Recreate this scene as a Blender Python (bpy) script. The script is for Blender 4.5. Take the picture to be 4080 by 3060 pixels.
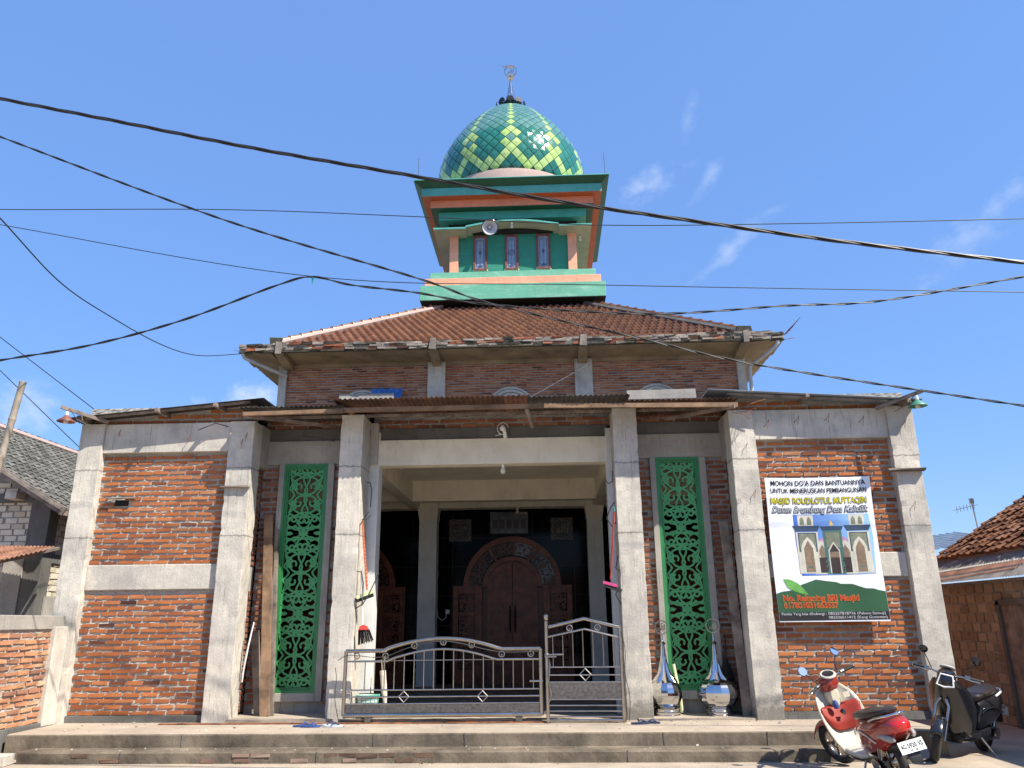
import bpy, bmesh, math, random
from math import sin, cos, pi, radians as R, hypot, sqrt
from mathutils import Vector, Matrix
rnd = random.Random(7)
sc = bpy.context.scene
for o in list(bpy.data.objects): bpy.data.objects.remove(o)
COL = sc.collection

# ------------------------------------------------------------------ camera
cam_d = bpy.data.cameras.new('camera'); cam = bpy.data.objects.new('camera', cam_d); COL.objects.link(cam)
cam_d.sensor_width = 36; cam_d.lens = 36 * 3066 / 4080.0
cam_d.clip_start = .05; cam_d.clip_end = 3000
rt = Vector((0.99894071, 0.04491781, -0.00999223)); up = Vector((0.02275991, -0.29357085, 0.95566633)); fw = Vector((-0.03999301, 0.95488143, 0.2942822))
mw = Matrix.Identity(4)
for i in range(3):
    mw[i][0] = rt[i]; mw[i][1] = up[i]; mw[i][2] = -fw[i]
mw[0][3], mw[1][3], mw[2][3] = 0, 0, 1.6
cam.matrix_world = mw
sc.camera = cam

# ------------------------------------------------------------------ sky + sun
SUN_EL, SUN_AZ = R(50), R(55)          # azimuth measured from the facade normal (-Y) towards +X
sv = Vector((sin(SUN_AZ) * cos(SUN_EL), -cos(SUN_AZ) * cos(SUN_EL), sin(SUN_EL)))
w = bpy.data.worlds.new('World'); sc.world = w; w.use_nodes = True
nt = w.node_tree; nt.nodes.clear()
N = nt.nodes.new; L = nt.links.new
out = N('ShaderNodeOutputWorld'); bg = N('ShaderNodeBackground'); bg.inputs[1].default_value = .15
sky = N('ShaderNodeTexSky'); sky.sky_type = 'NISHITA'; sky.sun_disc = False
sky.sun_elevation = SUN_EL; sky.sun_rotation = math.atan2(sv.x, sv.y)
sky.air_density = 1.0; sky.dust_density = .6; sky.ozone_density = 2.6
tc = N('ShaderNodeTexCoord')
cl_noise = N('ShaderNodeTexNoise'); cl_noise.inputs['Scale'].default_value = 26; cl_noise.inputs['Detail'].default_value = 7; cl_noise.inputs['Roughness'].default_value = .62
mp = N('ShaderNodeMapping'); mp.inputs['Scale'].default_value = (1, .6, 1.3); mp.inputs['Rotation'].default_value = (0, R(35), 0)
L(tc.outputs['Generated'], mp.inputs[0]); L(mp.outputs[0], cl_noise.inputs['Vector'])
prev = None
# soft wisps of cloud: direction, elongation axis, half sizes (radians), strength
CL = [((.1384, .8473, .5127), (.8, -.1, .35), .040, .020, .55), ((.2094, .8309, .5156), (.5, -.1, .75), .030, .008, .30),
      ((.1811, .7995, .5727), (.3, -.2, .9), .030, .010, .22), ((.236, .871, .436), (.75, -.2, .6), .050, .012, .45),
      ((.4709, .7869, .3988), (.7, -.2, .7), .060, .020, .40), ((-.3562, .8935, .262), (.9, .2, .1), .050, .026, .95),
      ((-.5834, .7811, .2225), (.9, .4, .1), .045, .028, .60), ((.28, .84, .47), (.8, -.2, .3), .02, .006, .15)]
for d, ax, ha, hb, st in CL:
    d = Vector(d).normalized(); a = Vector(ax); a = (a - d * a.dot(d)).normalized(); b = d.cross(a)
    def dotn(v, s):
        n = N('ShaderNodeVectorMath'); n.operation = 'DOT_PRODUCT'; n.inputs[1].default_value = tuple(v / s); L(tc.outputs['Generated'], n.inputs[0]); return n
    na, nb = dotn(a, ha), dotn(b, hb)
    def mth(op, x, y=None, z=None):
        n = N('ShaderNodeMath'); n.operation = op
        for i, v in enumerate((x, y, z)):
            if v is None: continue
            if isinstance(v, (int, float)): n.inputs[i].default_value = v
            else: L(v, n.inputs[i])
        return n.outputs[0]
    r2 = mth('ADD', mth('MULTIPLY', na.outputs['Value'], na.outputs['Value']), mth('MULTIPLY', nb.outputs['Value'], nb.outputs['Value']))
    rr = mth('SQRT', r2)
    nz = mth('MULTIPLY', mth('SUBTRACT', cl_noise.outputs['Fac'], .5), 4.2)
    m = mth('ADD', mth('SUBTRACT', 1.0, rr), nz)
    n = N('ShaderNodeMapRange'); n.interpolation_type = 'SMOOTHSTEP'; n.inputs[1].default_value = -.3; n.inputs[2].default_value = 1.9; n.inputs[3].default_value = 0; n.inputs[4].default_value = st
    L(m, n.inputs[0])
    fr = dotn(d, 1.0); g = mth('GREATER_THAN', fr.outputs['Value'], .5); g2 = mth('LESS_THAN', rr, 2.2)
    v = mth('MULTIPLY', mth('MULTIPLY', n.outputs[0], g), g2)
    prev = v if prev is None else mth('MAXIMUM', prev, v)
mixc = N('ShaderNodeMix'); mixc.data_type = 'RGBA'; L(prev, mixc.inputs[0])
hsv = N('ShaderNodeHueSaturation'); hsv.inputs['Saturation'].default_value = 1.22; hsv.inputs['Value'].default_value = 1.0
L(sky.outputs[0], hsv.inputs['Color']); skm = N('ShaderNodeMix'); skm.data_type = 'RGBA'; skm.inputs[0].default_value = .68; skm.inputs[7].default_value = (.80, 1.50, 3.35, 1); L(hsv.outputs[0], skm.inputs[6]); L(skm.outputs[2], mixc.inputs[6]); mixc.inputs[7].default_value = (2.9, 3.3, 4.1, 1)
L(mixc.outputs[2], bg.inputs[0]); L(bg.outputs[0], out.inputs[0])
sun_d = bpy.data.lights.new('sun', 'SUN'); sun_d.energy = 5.0; sun_d.angle = R(.53); sun_d.color = (1, .93, .82)
sun = bpy.data.objects.new('sun', sun_d); COL.objects.link(sun); sun.rotation_euler = (-sv).to_track_quat('-Z', 'Y').to_euler()
sc.view_settings.view_transform = 'Standard'; sc.view_settings.look = 'None'; sc.view_settings.gamma = 1; sc.view_settings.use_curve_mapping = False
sc.view_settings.exposure = .86
sc.cycles.max_bounces = 8; sc.cycles.diffuse_bounces = 5; sc.cycles.glossy_bounces = 4

# ------------------------------------------------------------------ materials
MAT = {}
def newmat(name):
    m = bpy.data.materials.new(name); m.use_nodes = True; t = m.node_tree; t.nodes.clear()
    o = t.nodes.new('ShaderNodeOutputMaterial'); p = t.nodes.new('ShaderNodeBsdfPrincipled'); t.links.new(p.outputs[0], o.inputs[0])
    MAT[name] = m; return m, t, p
def c4(c): return (c[0], c[1], c[2], 1)
def noise(t, scale, detail=6, rough=.6, stretch=(1, 1, 1), coord='Object', dist=0):
    tc = t.nodes.new('ShaderNodeTexCoord'); mp = t.nodes.new('ShaderNodeMapping'); mp.inputs['Scale'].default_value = stretch
    n = t.nodes.new('ShaderNodeTexNoise'); n.inputs['Scale'].default_value = scale; n.inputs['Detail'].default_value = detail; n.inputs['Roughness'].default_value = rough; n.inputs['Distortion'].default_value = dist
    t.links.new(tc.outputs[coord], mp.inputs[0]); t.links.new(mp.outputs[0], n.inputs['Vector']); return n.outputs['Fac']
def rng(t, v, a, b, c=0, d=1):
    n = t.nodes.new('ShaderNodeMapRange'); n.clamp = True
    for i, x in enumerate((a, b, c, d)): n.inputs[i + 1].default_value = x
    t.links.new(v, n.inputs[0]); return n.outputs[0]
def mix(t, f, a, b, mode='MIX'):
    n = t.nodes.new('ShaderNodeMix'); n.data_type = 'RGBA'; n.blend_type = mode
    if isinstance(f, (int, float)): n.inputs[0].default_value = f
    else: t.links.new(f, n.inputs[0])
    for i, x in ((6, a), (7, b)):
        if isinstance(x, tuple): n.inputs[i].default_value = c4(x)
        else: t.links.new(x, n.inputs[i])
    return n.outputs[2]
def math1(t, op, a, b=0):
    n = t.nodes.new('ShaderNodeMath'); n.operation = op
    for i, x in enumerate((a, b)):
        if isinstance(x, (int, float)): n.inputs[i].default_value = x
        else: t.links.new(x, n.inputs[i])
    return n.outputs[0]
def bump(t, p, h, strength=.4, dist=.01):
    b = t.nodes.new('ShaderNodeBump'); b.inputs['Strength'].default_value = strength; b.inputs['Distance'].default_value = dist
    t.links.new(h, b.inputs['Height']); t.links.new(b.outputs[0], p.inputs['Normal'])
def posz(t):
    g = t.nodes.new('ShaderNodeNewGeometry'); s = t.nodes.new('ShaderNodeSeparateXYZ'); t.links.new(g.outputs['Position'], s.inputs[0]); return s.outputs
def simple(name, col, rough=.6, metal=0, var=.12, scale=6, b=0, spec=None, coat=0):
    m, t, p = newmat(name)
    f = noise(t, scale)
    dark = tuple(x * (1 - var * 1.6) for x in col); light = tuple(min(1, x * (1 + var)) for x in col)
    t.links.new(mix(t, rng(t, f, .3, .7), dark, light), p.inputs['Base Color'])
    p.inputs['Roughness'].default_value = rough; p.inputs['Metallic'].default_value = metal
    if spec is not None: p.inputs['Specular IOR Level'].default_value = spec
    if coat: p.inputs['Coat Weight'].default_value = coat; p.inputs['Coat Roughness'].default_value = .08
    if b: bump(t, p, noise(t, scale * 8), b, .005)
    return m
def concrete(name, c1=(.58, .55, .49), c2=(.36, .355, .34), stain=(.16, .155, .145), stain_amt=.5, joints=(), base=None, streak=True, cov=.5):
    m, t, p = newmat(name)
    big = noise(t, 1.7, 5, .65); col = mix(t, rng(t, big, cov - .18, cov + .18), c1, c2)
    if streak:
        s = noise(t, 9, 6, .7, (1, 1, .10)); col = mix(t, rng(t, s, .58, .72, 0, .55), col, c2)
        s2 = noise(t, 34, 5, .7, (1, 1, .05), dist=.4); col = mix(t, rng(t, s2, .58, .70, 0, .65), col, stain); s3 = noise(t, 3.1, 7, .72, (1, 1, .45), dist=.8); col = mix(t, rng(t, s3, .56, .66, 0, .5), col, c2); s4 = noise(t, 41, 3, .5); col = mix(t, rng(t, s4, .70, .74, 0, .7), col, stain)
    sp = noise(t, 16, 8, .75); col = mix(t, rng(t, sp, .62, .72, 0, stain_amt), col, stain)
    P = posz(t); wob = noise(t, 14, 5, .8)
    for zj in joints:
        d = math1(t, 'ABSOLUTE', math1(t, 'ADD', math1(t, 'SUBTRACT', P[2], zj), math1(t, 'MULTIPLY', math1(t, 'SUBTRACT', wob, .5), .10)))
        col = mix(t, rng(t, d, .002, .016, .75, 0), col, (.13, .12, .11))
    if base is not None:
        nb = noise(t, 6, 7, .8); h = math1(t, 'SUBTRACT', math1(t, 'SUBTRACT', P[2], base), math1(t, 'MULTIPLY', math1(t, 'SUBTRACT', nb, .35), .75))
        col = mix(t, rng(t, h, -.05, .22, .8, 0), col, (.14, .13, .11))
    fine = noise(t, 60, 6, .7); col = mix(t, rng(t, fine, .3, .7, 0, .22), col, (.28, .27, .25), 'MULTIPLY')
    t.links.new(col, p.inputs['Base Color']); p.inputs['Roughness'].default_value = .92; p.inputs['Specular IOR Level'].default_value = .2
    bump(t, p, math1(t, 'ADD', noise(t, 28, 8, .75), math1(t, 'MULTIPLY', noise(t, 20, 5, .7, (1, 1, .06)), .7)), .55, .012)
    return m
concrete('concrete', (.64, .59, .50), (.36, .34, .305), joints=(2.85, 3.87), cov=.54); concrete('concrete_base', (.64, .59, .50), (.36, .34, .305), joints=(2.82, 3.86), base=.35, cov=.54)
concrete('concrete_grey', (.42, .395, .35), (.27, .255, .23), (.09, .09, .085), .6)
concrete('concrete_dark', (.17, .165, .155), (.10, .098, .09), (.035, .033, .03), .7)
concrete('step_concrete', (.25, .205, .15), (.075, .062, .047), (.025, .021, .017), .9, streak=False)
concrete('paving', (.46, .385, .30), (.31, .26, .205), (.13, .11, .09), .55, streak=False)
concrete('mortar', (.44, .41, .36), (.32, .30, .265), (.17, .16, .14), .4, streak=False)
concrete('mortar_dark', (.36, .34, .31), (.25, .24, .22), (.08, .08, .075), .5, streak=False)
concrete('soffit', (.40, .31, .19), (.20, .16, .105), (.035, .03, .025), .7, streak=False)
concrete('eave_rim', (.36, .31, .26), (.055, .05, .045), (.03, .03, .028), .9, streak=False, cov=.53)
concrete('pink_concrete', (.46, .34, .30), (.38, .28, .25), (.16, .11, .1), .4, streak=False)
def brickmat(name, cols, dirt=.3):
    m, t, p = newmat(name)
    g = t.nodes.new('ShaderNodeNewGeometry'); cr = t.nodes.new('ShaderNodeValToRGB'); cr.color_ramp.interpolation = 'LINEAR'
    while len(cr.color_ramp.elements) < len(cols): cr.color_ramp.elements.new(.5)
    for e, (q, c) in zip(cr.color_ramp.elements, cols): e.position = q; e.color = c4(c)
    t.links.new(g.outputs['Random Per Island'], cr.inputs[0])
    n1 = noise(t, 22, 7, .7); col = mix(t, rng(t, n1, .5, .78, 0, .35), cr.outputs[0], (.17, .075, .045))
    n2 = noise(t, 3.2, 6, .7); col = mix(t, rng(t, n2, .58, .78, 0, dirt * .6), col, (.33, .27, .22))
    n4 = noise(t, 1.4, 6, .7, (1, 1, .6)); col = mix(t, rng(t, n4, .48, .70, 0, .42), col, (.45, .40, .36), 'MULTIPLY')
    t.links.new(col, p.inputs['Base Color']); p.inputs['Roughness'].default_value = .93; p.inputs['Specular IOR Level'].default_value = .15
    bump(t, p, noise(t, 60, 6, .75), .5, .006); return m
brickmat('brick', [(0, (.06, .03, .025)), (.03, (.19, .065, .036)), (.15, (.32, .105, .040)), (.6, (.40, .138, .050)), (.9, (.45, .17, .065)), (1, (.38, .18, .09))])
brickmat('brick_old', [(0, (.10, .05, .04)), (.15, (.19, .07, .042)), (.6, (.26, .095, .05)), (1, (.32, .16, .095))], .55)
brickmat('brick_up', [(0, (.14, .06, .04)), (.1, (.28, .10, .05)), (.6, (.40, .15, .065)), (1, (.46, .22, .12))], .4)
brickmat('brick_dusty', [(0, (.08, .06, .045)), (.5, (.17, .105, .075)), (1, (.26, .19, .15))], .9)
brickmat('brick_pale', [(0, (.25, .13, .09)), (.4, (.44, .20, .11)), (.8, (.52, .27, .14)), (1, (.50, .33, .2))], .4)
brickmat('block', [(0, (.48, .42, .31)), (.5, (.60, .54, .42)), (1, (.66, .61, .50))], .25)
brickmat('block_tan', [(0, (.22, .18, .125)), (.5, (.31, .255, .18)), (1, (.36, .30, .22))], .3)
brickmat('old_tile', [(0, (.07, .035, .02)), (.4, (.14, .065, .036)), (.8, (.20, .09, .048)), (1, (.24, .13, .08))], .3)
brickmat('grey_tile', [(0, (.075, .078, .07)), (.5, (.115, .118, .105)), (1, (.16, .16, .145))], .3)
brickmat('roof_tile', [(0, (.095, .038, .020)), (.5, (.125, .050, .024)), (1, (.155, .066, .032))], .15)
MAT['roof_tile'].node_tree.nodes['Principled BSDF'].inputs['Roughness'].default_value = .5; MAT['roof_tile'].node_tree.nodes['Principled BSDF'].inputs['Specular IOR Level'].default_value = .25
def paint(name, col, worn=None, amt=.3, rough=.55):
    m, t, p = newmat(name); n1 = noise(t, 2.2, 6, .65); base = mix(t, rng(t, n1, .3, .7), tuple(x * .88 for x in col), tuple(min(1, x * 1.1) for x in col))
    if worn:
        n2 = noise(t, 5, 8, .75, (.45, .45, 1.6)); base = mix(t, rng(t, n2, .5, .68, 0, amt), base, worn)
    n3 = noise(t, 12, 6, .8, (1, 1, .15)); base = mix(t, rng(t, n3, .55, .72, 0, .5), base, tuple(x * .5 + .01 for x in col)); n5 = noise(t, 1.1, 7, .7, (1, 1, .5)); base = mix(t, rng(t, n5, .5, .7, 0, .35), base, (.55, .53, .50), 'MULTIPLY')
    t.links.new(base, p.inputs['Base Color']); p.inputs['Roughness'].default_value = rough; bump(t, p, noise(t, 30, 6, .7), .25, .004); return m
paint('teal', (.040, .27, .20), (.10, .50, .38), .25); paint('teal_worn', (.12, .38, .25), (.28, .52, .40), .8)
paint('teal_light', (.075, .34, .29), (.16, .55, .47), .35)
paint('tower_wall', (.02, .20, .13), (.02, .34, .24), .4)
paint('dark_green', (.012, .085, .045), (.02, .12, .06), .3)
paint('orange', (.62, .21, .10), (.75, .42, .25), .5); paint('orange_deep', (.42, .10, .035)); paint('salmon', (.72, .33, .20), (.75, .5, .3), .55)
paint('cream', (.72, .67, .545), (.66, .59, .46), .25, .6); paint('offwhite', (.66, .67, .64), None, .2, .6); paint('canopy_beige', (.36, .32, .25), (.2, .17, .13), .5)
paint('lattice_green', (.055, .30, .10), (.04, .24, .08), .3, .42); paint('lattice_frame', (.03, .19, .06), (.02, .18, .06), .3, .42)
simple('wood_door', (.20, .062, .030), .38, 0, .35, 5, .25, spec=.35); simple('wood_carved', (.10, .034, .018), .45, 0, .3, 12, .2)
simple('timber', (.23, .14, .08), .8, 0, .35, 4, .5); simple('timber_grey', (.22, .175, .14), .9, 0, .4, 5, .5); simple('bamboo', (.30, .26, .20), .7, 0, .25, 4, .2)
simple('rust', (.30, .115, .05), .85, 0, .5, 5, .4); simple('tin_grey', (.115, .11, .10), .62, .3, .45, 2.5, .1); simple('tin_brown', (.14, .075, .05), .75, .2, .5, 2.5, .1)
simple('tin_dark', (.035, .032, .03), .7, .1, .4, 3, .1); simple('tin_bluish', (.24, .30, .36), .5, .4, .2, 3); simple('tin_old', (.21, .185, .16), .8, .1, .35, 4, .2); simple('tin_rusty', (.27, .13, .08), .8, .1, .4, 3, .2)
simple('steel', (.44, .405, .36), .24, 1, .12, 9); simple('steel_panel', (.24, .225, .205), .38, 1, .25, 26, .5)
simple('chrome', (.56, .56, .57), .05, 1, .02, 3); simple('black_cable', (.012, .012, .013), .45, 0, .1, 3); simple('cable_grey', (.05, .05, .05), .6, 0, .1, 3)
simple('black_tile', (.003, .003, .004), .10, 0, .3, 2, 0, spec=.12); simple('black_plastic', (.014, .014, .014), .4, 0, .1, 6); simple('rubber', (.02, .02, .02), .8, 0, .1, 10)
simple('floor_tile', (.17, .15, .125), .55, 0, .1, 2); simple('gold', (.20, .18, .14), .4, .6, .2, 8); simple('plaque_grey', (.02, .021, .023), .35, 0, .2, 10)
simple('white_plastic', (.75, .75, .73), .35, 0, .05, 4); simple('speaker_grey', (.46, .47, .50), .5, 0, .08, 4); simple('bulb_glass', (.62, .58, .47), .25, 0, .03, 3)
simple('blue_tarp', (.05, .17, .48), .5, 0, .3, 9, .4); simple('red_paint', (.27, .028, .02), .16, 0, .06, 3, coat=.6); simple('red_satin', (.27, .03, .018), .5, 0, .06, 3, spec=.3); simple('cream_paint', (.56, .50, .37), .25, 0, .04, 3, coat=.4)
simple('white_shield', (.50, .475, .40), .3, 0, .04, 3); simple('seat_black', (.022, .017, .015), .35, 0, .1, 20, .15); simple('tail_red', (.45, .012, .01), .08, 0, .05, 3, coat=.8)
simple('lens_clear', (.30, .27, .25), .1, 0, .05, 3); simple('plate_white', (.68, .68, .66), .4, 0, .04, 6); simple('text_black', (.012, .012, .014), .6, 0, 0, 3); simple('dark_paint', (.012, .012, .014), .2, 0, .1, 3, coat=.5)
simple('mirror', (.85, .9, .95), .02, 1, 0, 3); simple('broom_orange', (.62, .17, .05), .4, 0, .1, 10); simple('broom_red', (.60, .06, .04), .4, 0, .1, 10); simple('bristle', (.016, .012, .01), .9, 0, .4, 60, .4)
simple('squeegee_red', (.36, .04, .02), .4, 0, .1, 10); simple('pink', (.55, .06, .2), .4, 0, .1, 10); simple('bin_green', (.10, .36, .27), .45, 0, .1, 10); simple('bin_white', (.66, .68, .66), .5, 0, .1, 20)
simple('cloth', (.62, .54, .47), .8, 0, .2, 14, .2); simple('sandal_blue', (.03, .07, .22), .6, 0, .2, 10); simple('sandal_sole', (.50, .55, .62), .7, 0, .15, 10); simple('sandal_navy', (.018, .035, .09), .6, 0, .2, 10)
simple('lamp_brown', (.20, .07, .045), .45, 0, .2, 10); simple('lamp_green', (.06, .24, .15), .45, 0, .2, 10); simple('pvc', (.46, .46, .45), .4, 0, .1, 8); simple('yellow_stick', (.62, .66, .36), .5, 0, .1, 8)
simple('window_frame', (.20, .055, .035), .6, 0, .35, 9, .2); simple('frosted_glass', (.20, .25, .36), .25, 0, .1, 5); simple('etching', (.06, .085, .15), .4, 0, .05, 5)
simple('void_shade', (.012, .010, .009), .9, 0, .3, 3); simple('screen_grey', (.11, .125, .15), .15, 0, .3, 8, coat=.5); simple('clock_lettering', (.42, .45, .48), .4, 0, 0, 3)
simple('glass_dark', (.012, .012, .014), .06, 0, .1, 3); simple('painted_sky_glass', (.30, .38, .42), .05, 0, .2, 8); simple('copper', (.40, .22, .14), .28, .5, .2, 6); simple('moss', (.05, .045, .03), 1, 0, .4, 14, .6); simple('turquoise', (.02, .45, .38), .6, 0, .1, 5)
# banner inks
simple('ink_white', (.74, .76, .80), .55, 0, .03, 2); simple('ink_green', (.018, .085, .035), .55, 0, .1, 2); simple('ink_black', (.014, .013, .015), .5, 0, 0, 2); simple('ink_leaf', (.12, .36, .07), .55, 0, .2, 9)
simple('ink_yellow', (.82, .76, .03), .55, 0, 0, 2); simple('ink_red', (.75, .09, .03), .55, 0, 0, 2); simple('ink_gold', (.80, .50, .12), .55, 0, 0, 2); simple('ink_navy', (.02, .05, .10), .55, 0, .1, 5)
simple('ink_stone', (.52, .50, .42), .55, 0, .1, 8); simple('ink_brown', (.20, .14, .09), .55, 0, .2, 12); simple('ink_olive', (.17, .19, .13), .55, 0, .2, 20); simple('ink_dark', (.03, .018, .016), .55, 0, .2, 8); simple('ink_teal', (.05, .13, .12), .55, 0, .1, 8); simple('ink_pink', (.40, .22, .34), .55, 0, .1, 8)
m, t, p = newmat('ink_sky'); P = posz(t); t.links.new(mix(t, rng(t, P[0], 3.6, 4.6), (.04, .12, .48), (.25, .46, .72)), p.inputs['Base Color']); p.inputs['Roughness'].default_value = .55
# dome tiles carry their own glaze colour as an attribute
m, t, p = newmat('dome_tile'); a = t.nodes.new('ShaderNodeAttribute'); a.attribute_name = 'glaze'; t.links.new(mix(t, rng(t, noise(t, 5), .3, .7, 0, .3), a.outputs['Color'], (.02, .10, .08)), p.inputs['Base Color']); p.inputs['Roughness'].default_value = .16; p.inputs['Coat Weight'].default_value = .35; p.inputs['Coat Roughness'].default_value = .1
bump(t, p, noise(t, 7, 3, .5), .12, .02)

# ------------------------------------------------------------------ mesh builder
class MB:
    def __init__(s): s.v = []; s.f = []; s.mi = []; s.cur = 0
    def add(s, vs, fs):
        b = len(s.v); s.v += [tuple(v) for v in vs]; s.f += [tuple(i + b for i in f) for f in fs]; s.mi += [s.cur] * len(fs); return s
    def box(s, x0, y0, z0, x1, y1, z1, jit=0):
        if x0 > x1: x0, x1 = x1, x0
        if y0 > y1: y0, y1 = y1, y0
        if z0 > z1: z0, z1 = z1, z0
        vs = [(x, y, z) for z in (z0, z1) for y in (y0, y1) for x in (x0, x1)]
        if jit: vs = [(x + rnd.uniform(-jit, jit), y + rnd.uniform(-jit, jit), z + rnd.uniform(-jit, jit)) for x, y, z in vs]
        return s.add(vs, [(0, 2, 3, 1), (4, 5, 7, 6), (0, 1, 5, 4), (2, 6, 7, 3), (0, 4, 6, 2), (1, 3, 7, 5)])
    def hexa(s, p): return s.add(p, [(0, 2, 3, 1), (4, 5, 7, 6), (0, 1, 5, 4), (2, 6, 7, 3), (0, 4, 6, 2), (1, 3, 7, 5)])
    def bar(s, a, b, w, h=None, roll=0):
        a, b = Vector(a), Vector(b); h = h or w; d = (b - a).normalized(); u = Vector((0, 0, 1)) if abs(d.z) < .95 else Vector((0, 1, 0))
        x = d.cross(u).normalized(); y = x.cross(d).normalized()
        if roll: q = Matrix.Rotation(roll, 3, d); x = q @ x; y = q @ y
        vs = [p + x * (i * w / 2) + y * (j * h / 2) for p in (a, b) for j in (-1, 1) for i in (-1, 1)]
        return s.add(vs, [(0, 2, 3, 1), (4, 5, 7, 6), (0, 1, 5, 4), (2, 6, 7, 3), (0, 4, 6, 2), (1, 3, 7, 5)])
    def tube(s, pts, r, n=8, cap=True, closed=False):
        pts = [Vector(p) for p in pts]; m = len(pts); rs = r if isinstance(r, (list, tuple)) else [r] * m
        vs = []; fs = []; px = None
        for i, p in enumerate(pts):
            if closed: d = pts[(i + 1) % m] - pts[i - 1]
            else: d = (pts[min(i + 1, m - 1)] - pts[max(i - 1, 0)])
            d.normalize()
            if px is None:
                u = Vector((0, 0, 1)) if abs(d.z) < .9 else Vector((0, 1, 0)); px = d.cross(u).normalized()
            else: px = (px - d * px.dot(d)).normalized()
            py = d.cross(px)
            for k in range(n): vs.append(p + (px * cos(2 * pi * k / n) + py * sin(2 * pi * k / n)) * rs[i])
        for i in range(m if closed else m - 1):
            j = (i + 1) % m
            for k in range(n): fs.append((i * n + k, i * n + (k + 1) % n, j * n + (k + 1) % n, j * n + k))
        if cap and not closed: fs.append(tuple(range(n))[::-1]); fs.append(tuple((m - 1) * n + k for k in range(n)))
        return s.add(vs, fs)
    def lathe(s, prof, c=(0, 0, 0), n=24, mod=None, cap=True):
        vs = []; fs = []; m = len(prof)
        for i, (r, z) in enumerate(prof):
            for k in range(n):
                a = 2 * pi * k / n; q = r * (mod(k, i) if mod else 1); vs.append((c[0] + q * cos(a), c[1] + q * sin(a), c[2] + z))
        for i in range(m - 1):
            for k in range(n): fs.append((i * n + k, i * n + (k + 1) % n, (i + 1) * n + (k + 1) % n, (i + 1) * n + k))
        if cap and prof[0][0] > 1e-4: fs.append(tuple(range(n))[::-1])
        if cap and prof[-1][0] > 1e-4: fs.append(tuple((m - 1) * n + k for k in range(n)))
        return s.add(vs, fs)
    def loft(s, secs, n=20, cap=True):
        # secs: (x, yc, zc, hw, hh, exponent) cross-sections in the y-z plane along x
        vs = []; fs = []
        for (x, yc, zc, hw, hh, e) in secs:
            for k in range(n):
                a = 2 * pi * k / n; ca, sa = cos(a), sin(a)
                vs.append((x, yc + hw * math.copysign(abs(ca) ** (2 / e), ca), zc + hh * math.copysign(abs(sa) ** (2 / e), sa)))
        for i in range(len(secs) - 1):
            for k in range(n): fs.append((i * n + k, i * n + (k + 1) % n, (i + 1) * n + (k + 1) % n, (i + 1) * n + k))
        if cap: fs.append(tuple(range(n))[::-1]); fs.append(tuple((len(secs) - 1) * n + k for k in range(n)))
        return s.add(vs, fs)
    def poly(s, pts, y0, y1):      # polygon in x-z, extruded from y0 (front) to y1
        n = len(pts); s.add([(x, y0, z) for x, z in pts] + [(x, y1, z) for x, z in pts], [tuple(range(n)), tuple(range(n, 2 * n))[::-1]] + [(i, i + n, (i + 1) % n + n, (i + 1) % n) for i in range(n)]); return s
    def grid(s, nu, nv, f):
        vs = [f(i / (nu - 1), j / (nv - 1)) for j in range(nv) for i in range(nu)]
        return s.add(vs, [(j * nu + i, j * nu + i + 1, (j + 1) * nu + i + 1, (j + 1) * nu + i) for j in range(nv - 1) for i in range(nu - 1)])
    def xf(s, M): s.v = [tuple(M @ Vector(v)) for v in s.v]; return s
    def build(s, name, mats, parent=None, smooth=False, bev=0, recalc=True):
        me = bpy.data.meshes.new(name); me.from_pydata(s.v, [], s.f)
        for mm in (mats if isinstance(mats, (list, tuple)) else [mats]): me.materials.append(MAT[mm])
        for pgn, k in zip(me.polygons, s.mi): pgn.material_index = k
        if recalc:
            bm = bmesh.new(); bm.from_mesh(me); bmesh.ops.recalc_face_normals(bm, faces=bm.faces); bm.to_mesh(me); bm.free()
        if smooth:
            for pgn in me.polygons: pgn.use_smooth = True
            try: me.set_sharp_from_angle(angle=R(40))
            except Exception: pass
        ob = bpy.data.objects.new(name, me); COL.objects.link(ob)
        if parent is not None:
            ob.parent = parent; ob.matrix_parent_inverse = parent.matrix_world.inverted() if parent.matrix_world != Matrix.Identity(4) else Matrix.Identity(4)
        if bev:
            b = ob.modifiers.new('bevel', 'BEVEL'); b.width = bev; b.segments = 2; b.limit_method = 'ANGLE'; b.angle_limit = R(50)
        return ob
def B(*a, **k): return MB().box(*a, **k)
def tag(o, label, cat, group=None, kind=None):
    if label: o['label'] = label
    if cat: o['category'] = cat
    if group: o['group'] = group
    if kind: o['kind'] = kind
    return o
def thing(name, loc, label, cat, group=None):
    o = bpy.data.objects.new(name, None); o.empty_display_size = .2; o.location = loc; COL.objects.link(o); o.matrix_world = Matrix.Translation(loc); return tag(o, label, cat, group)

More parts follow.
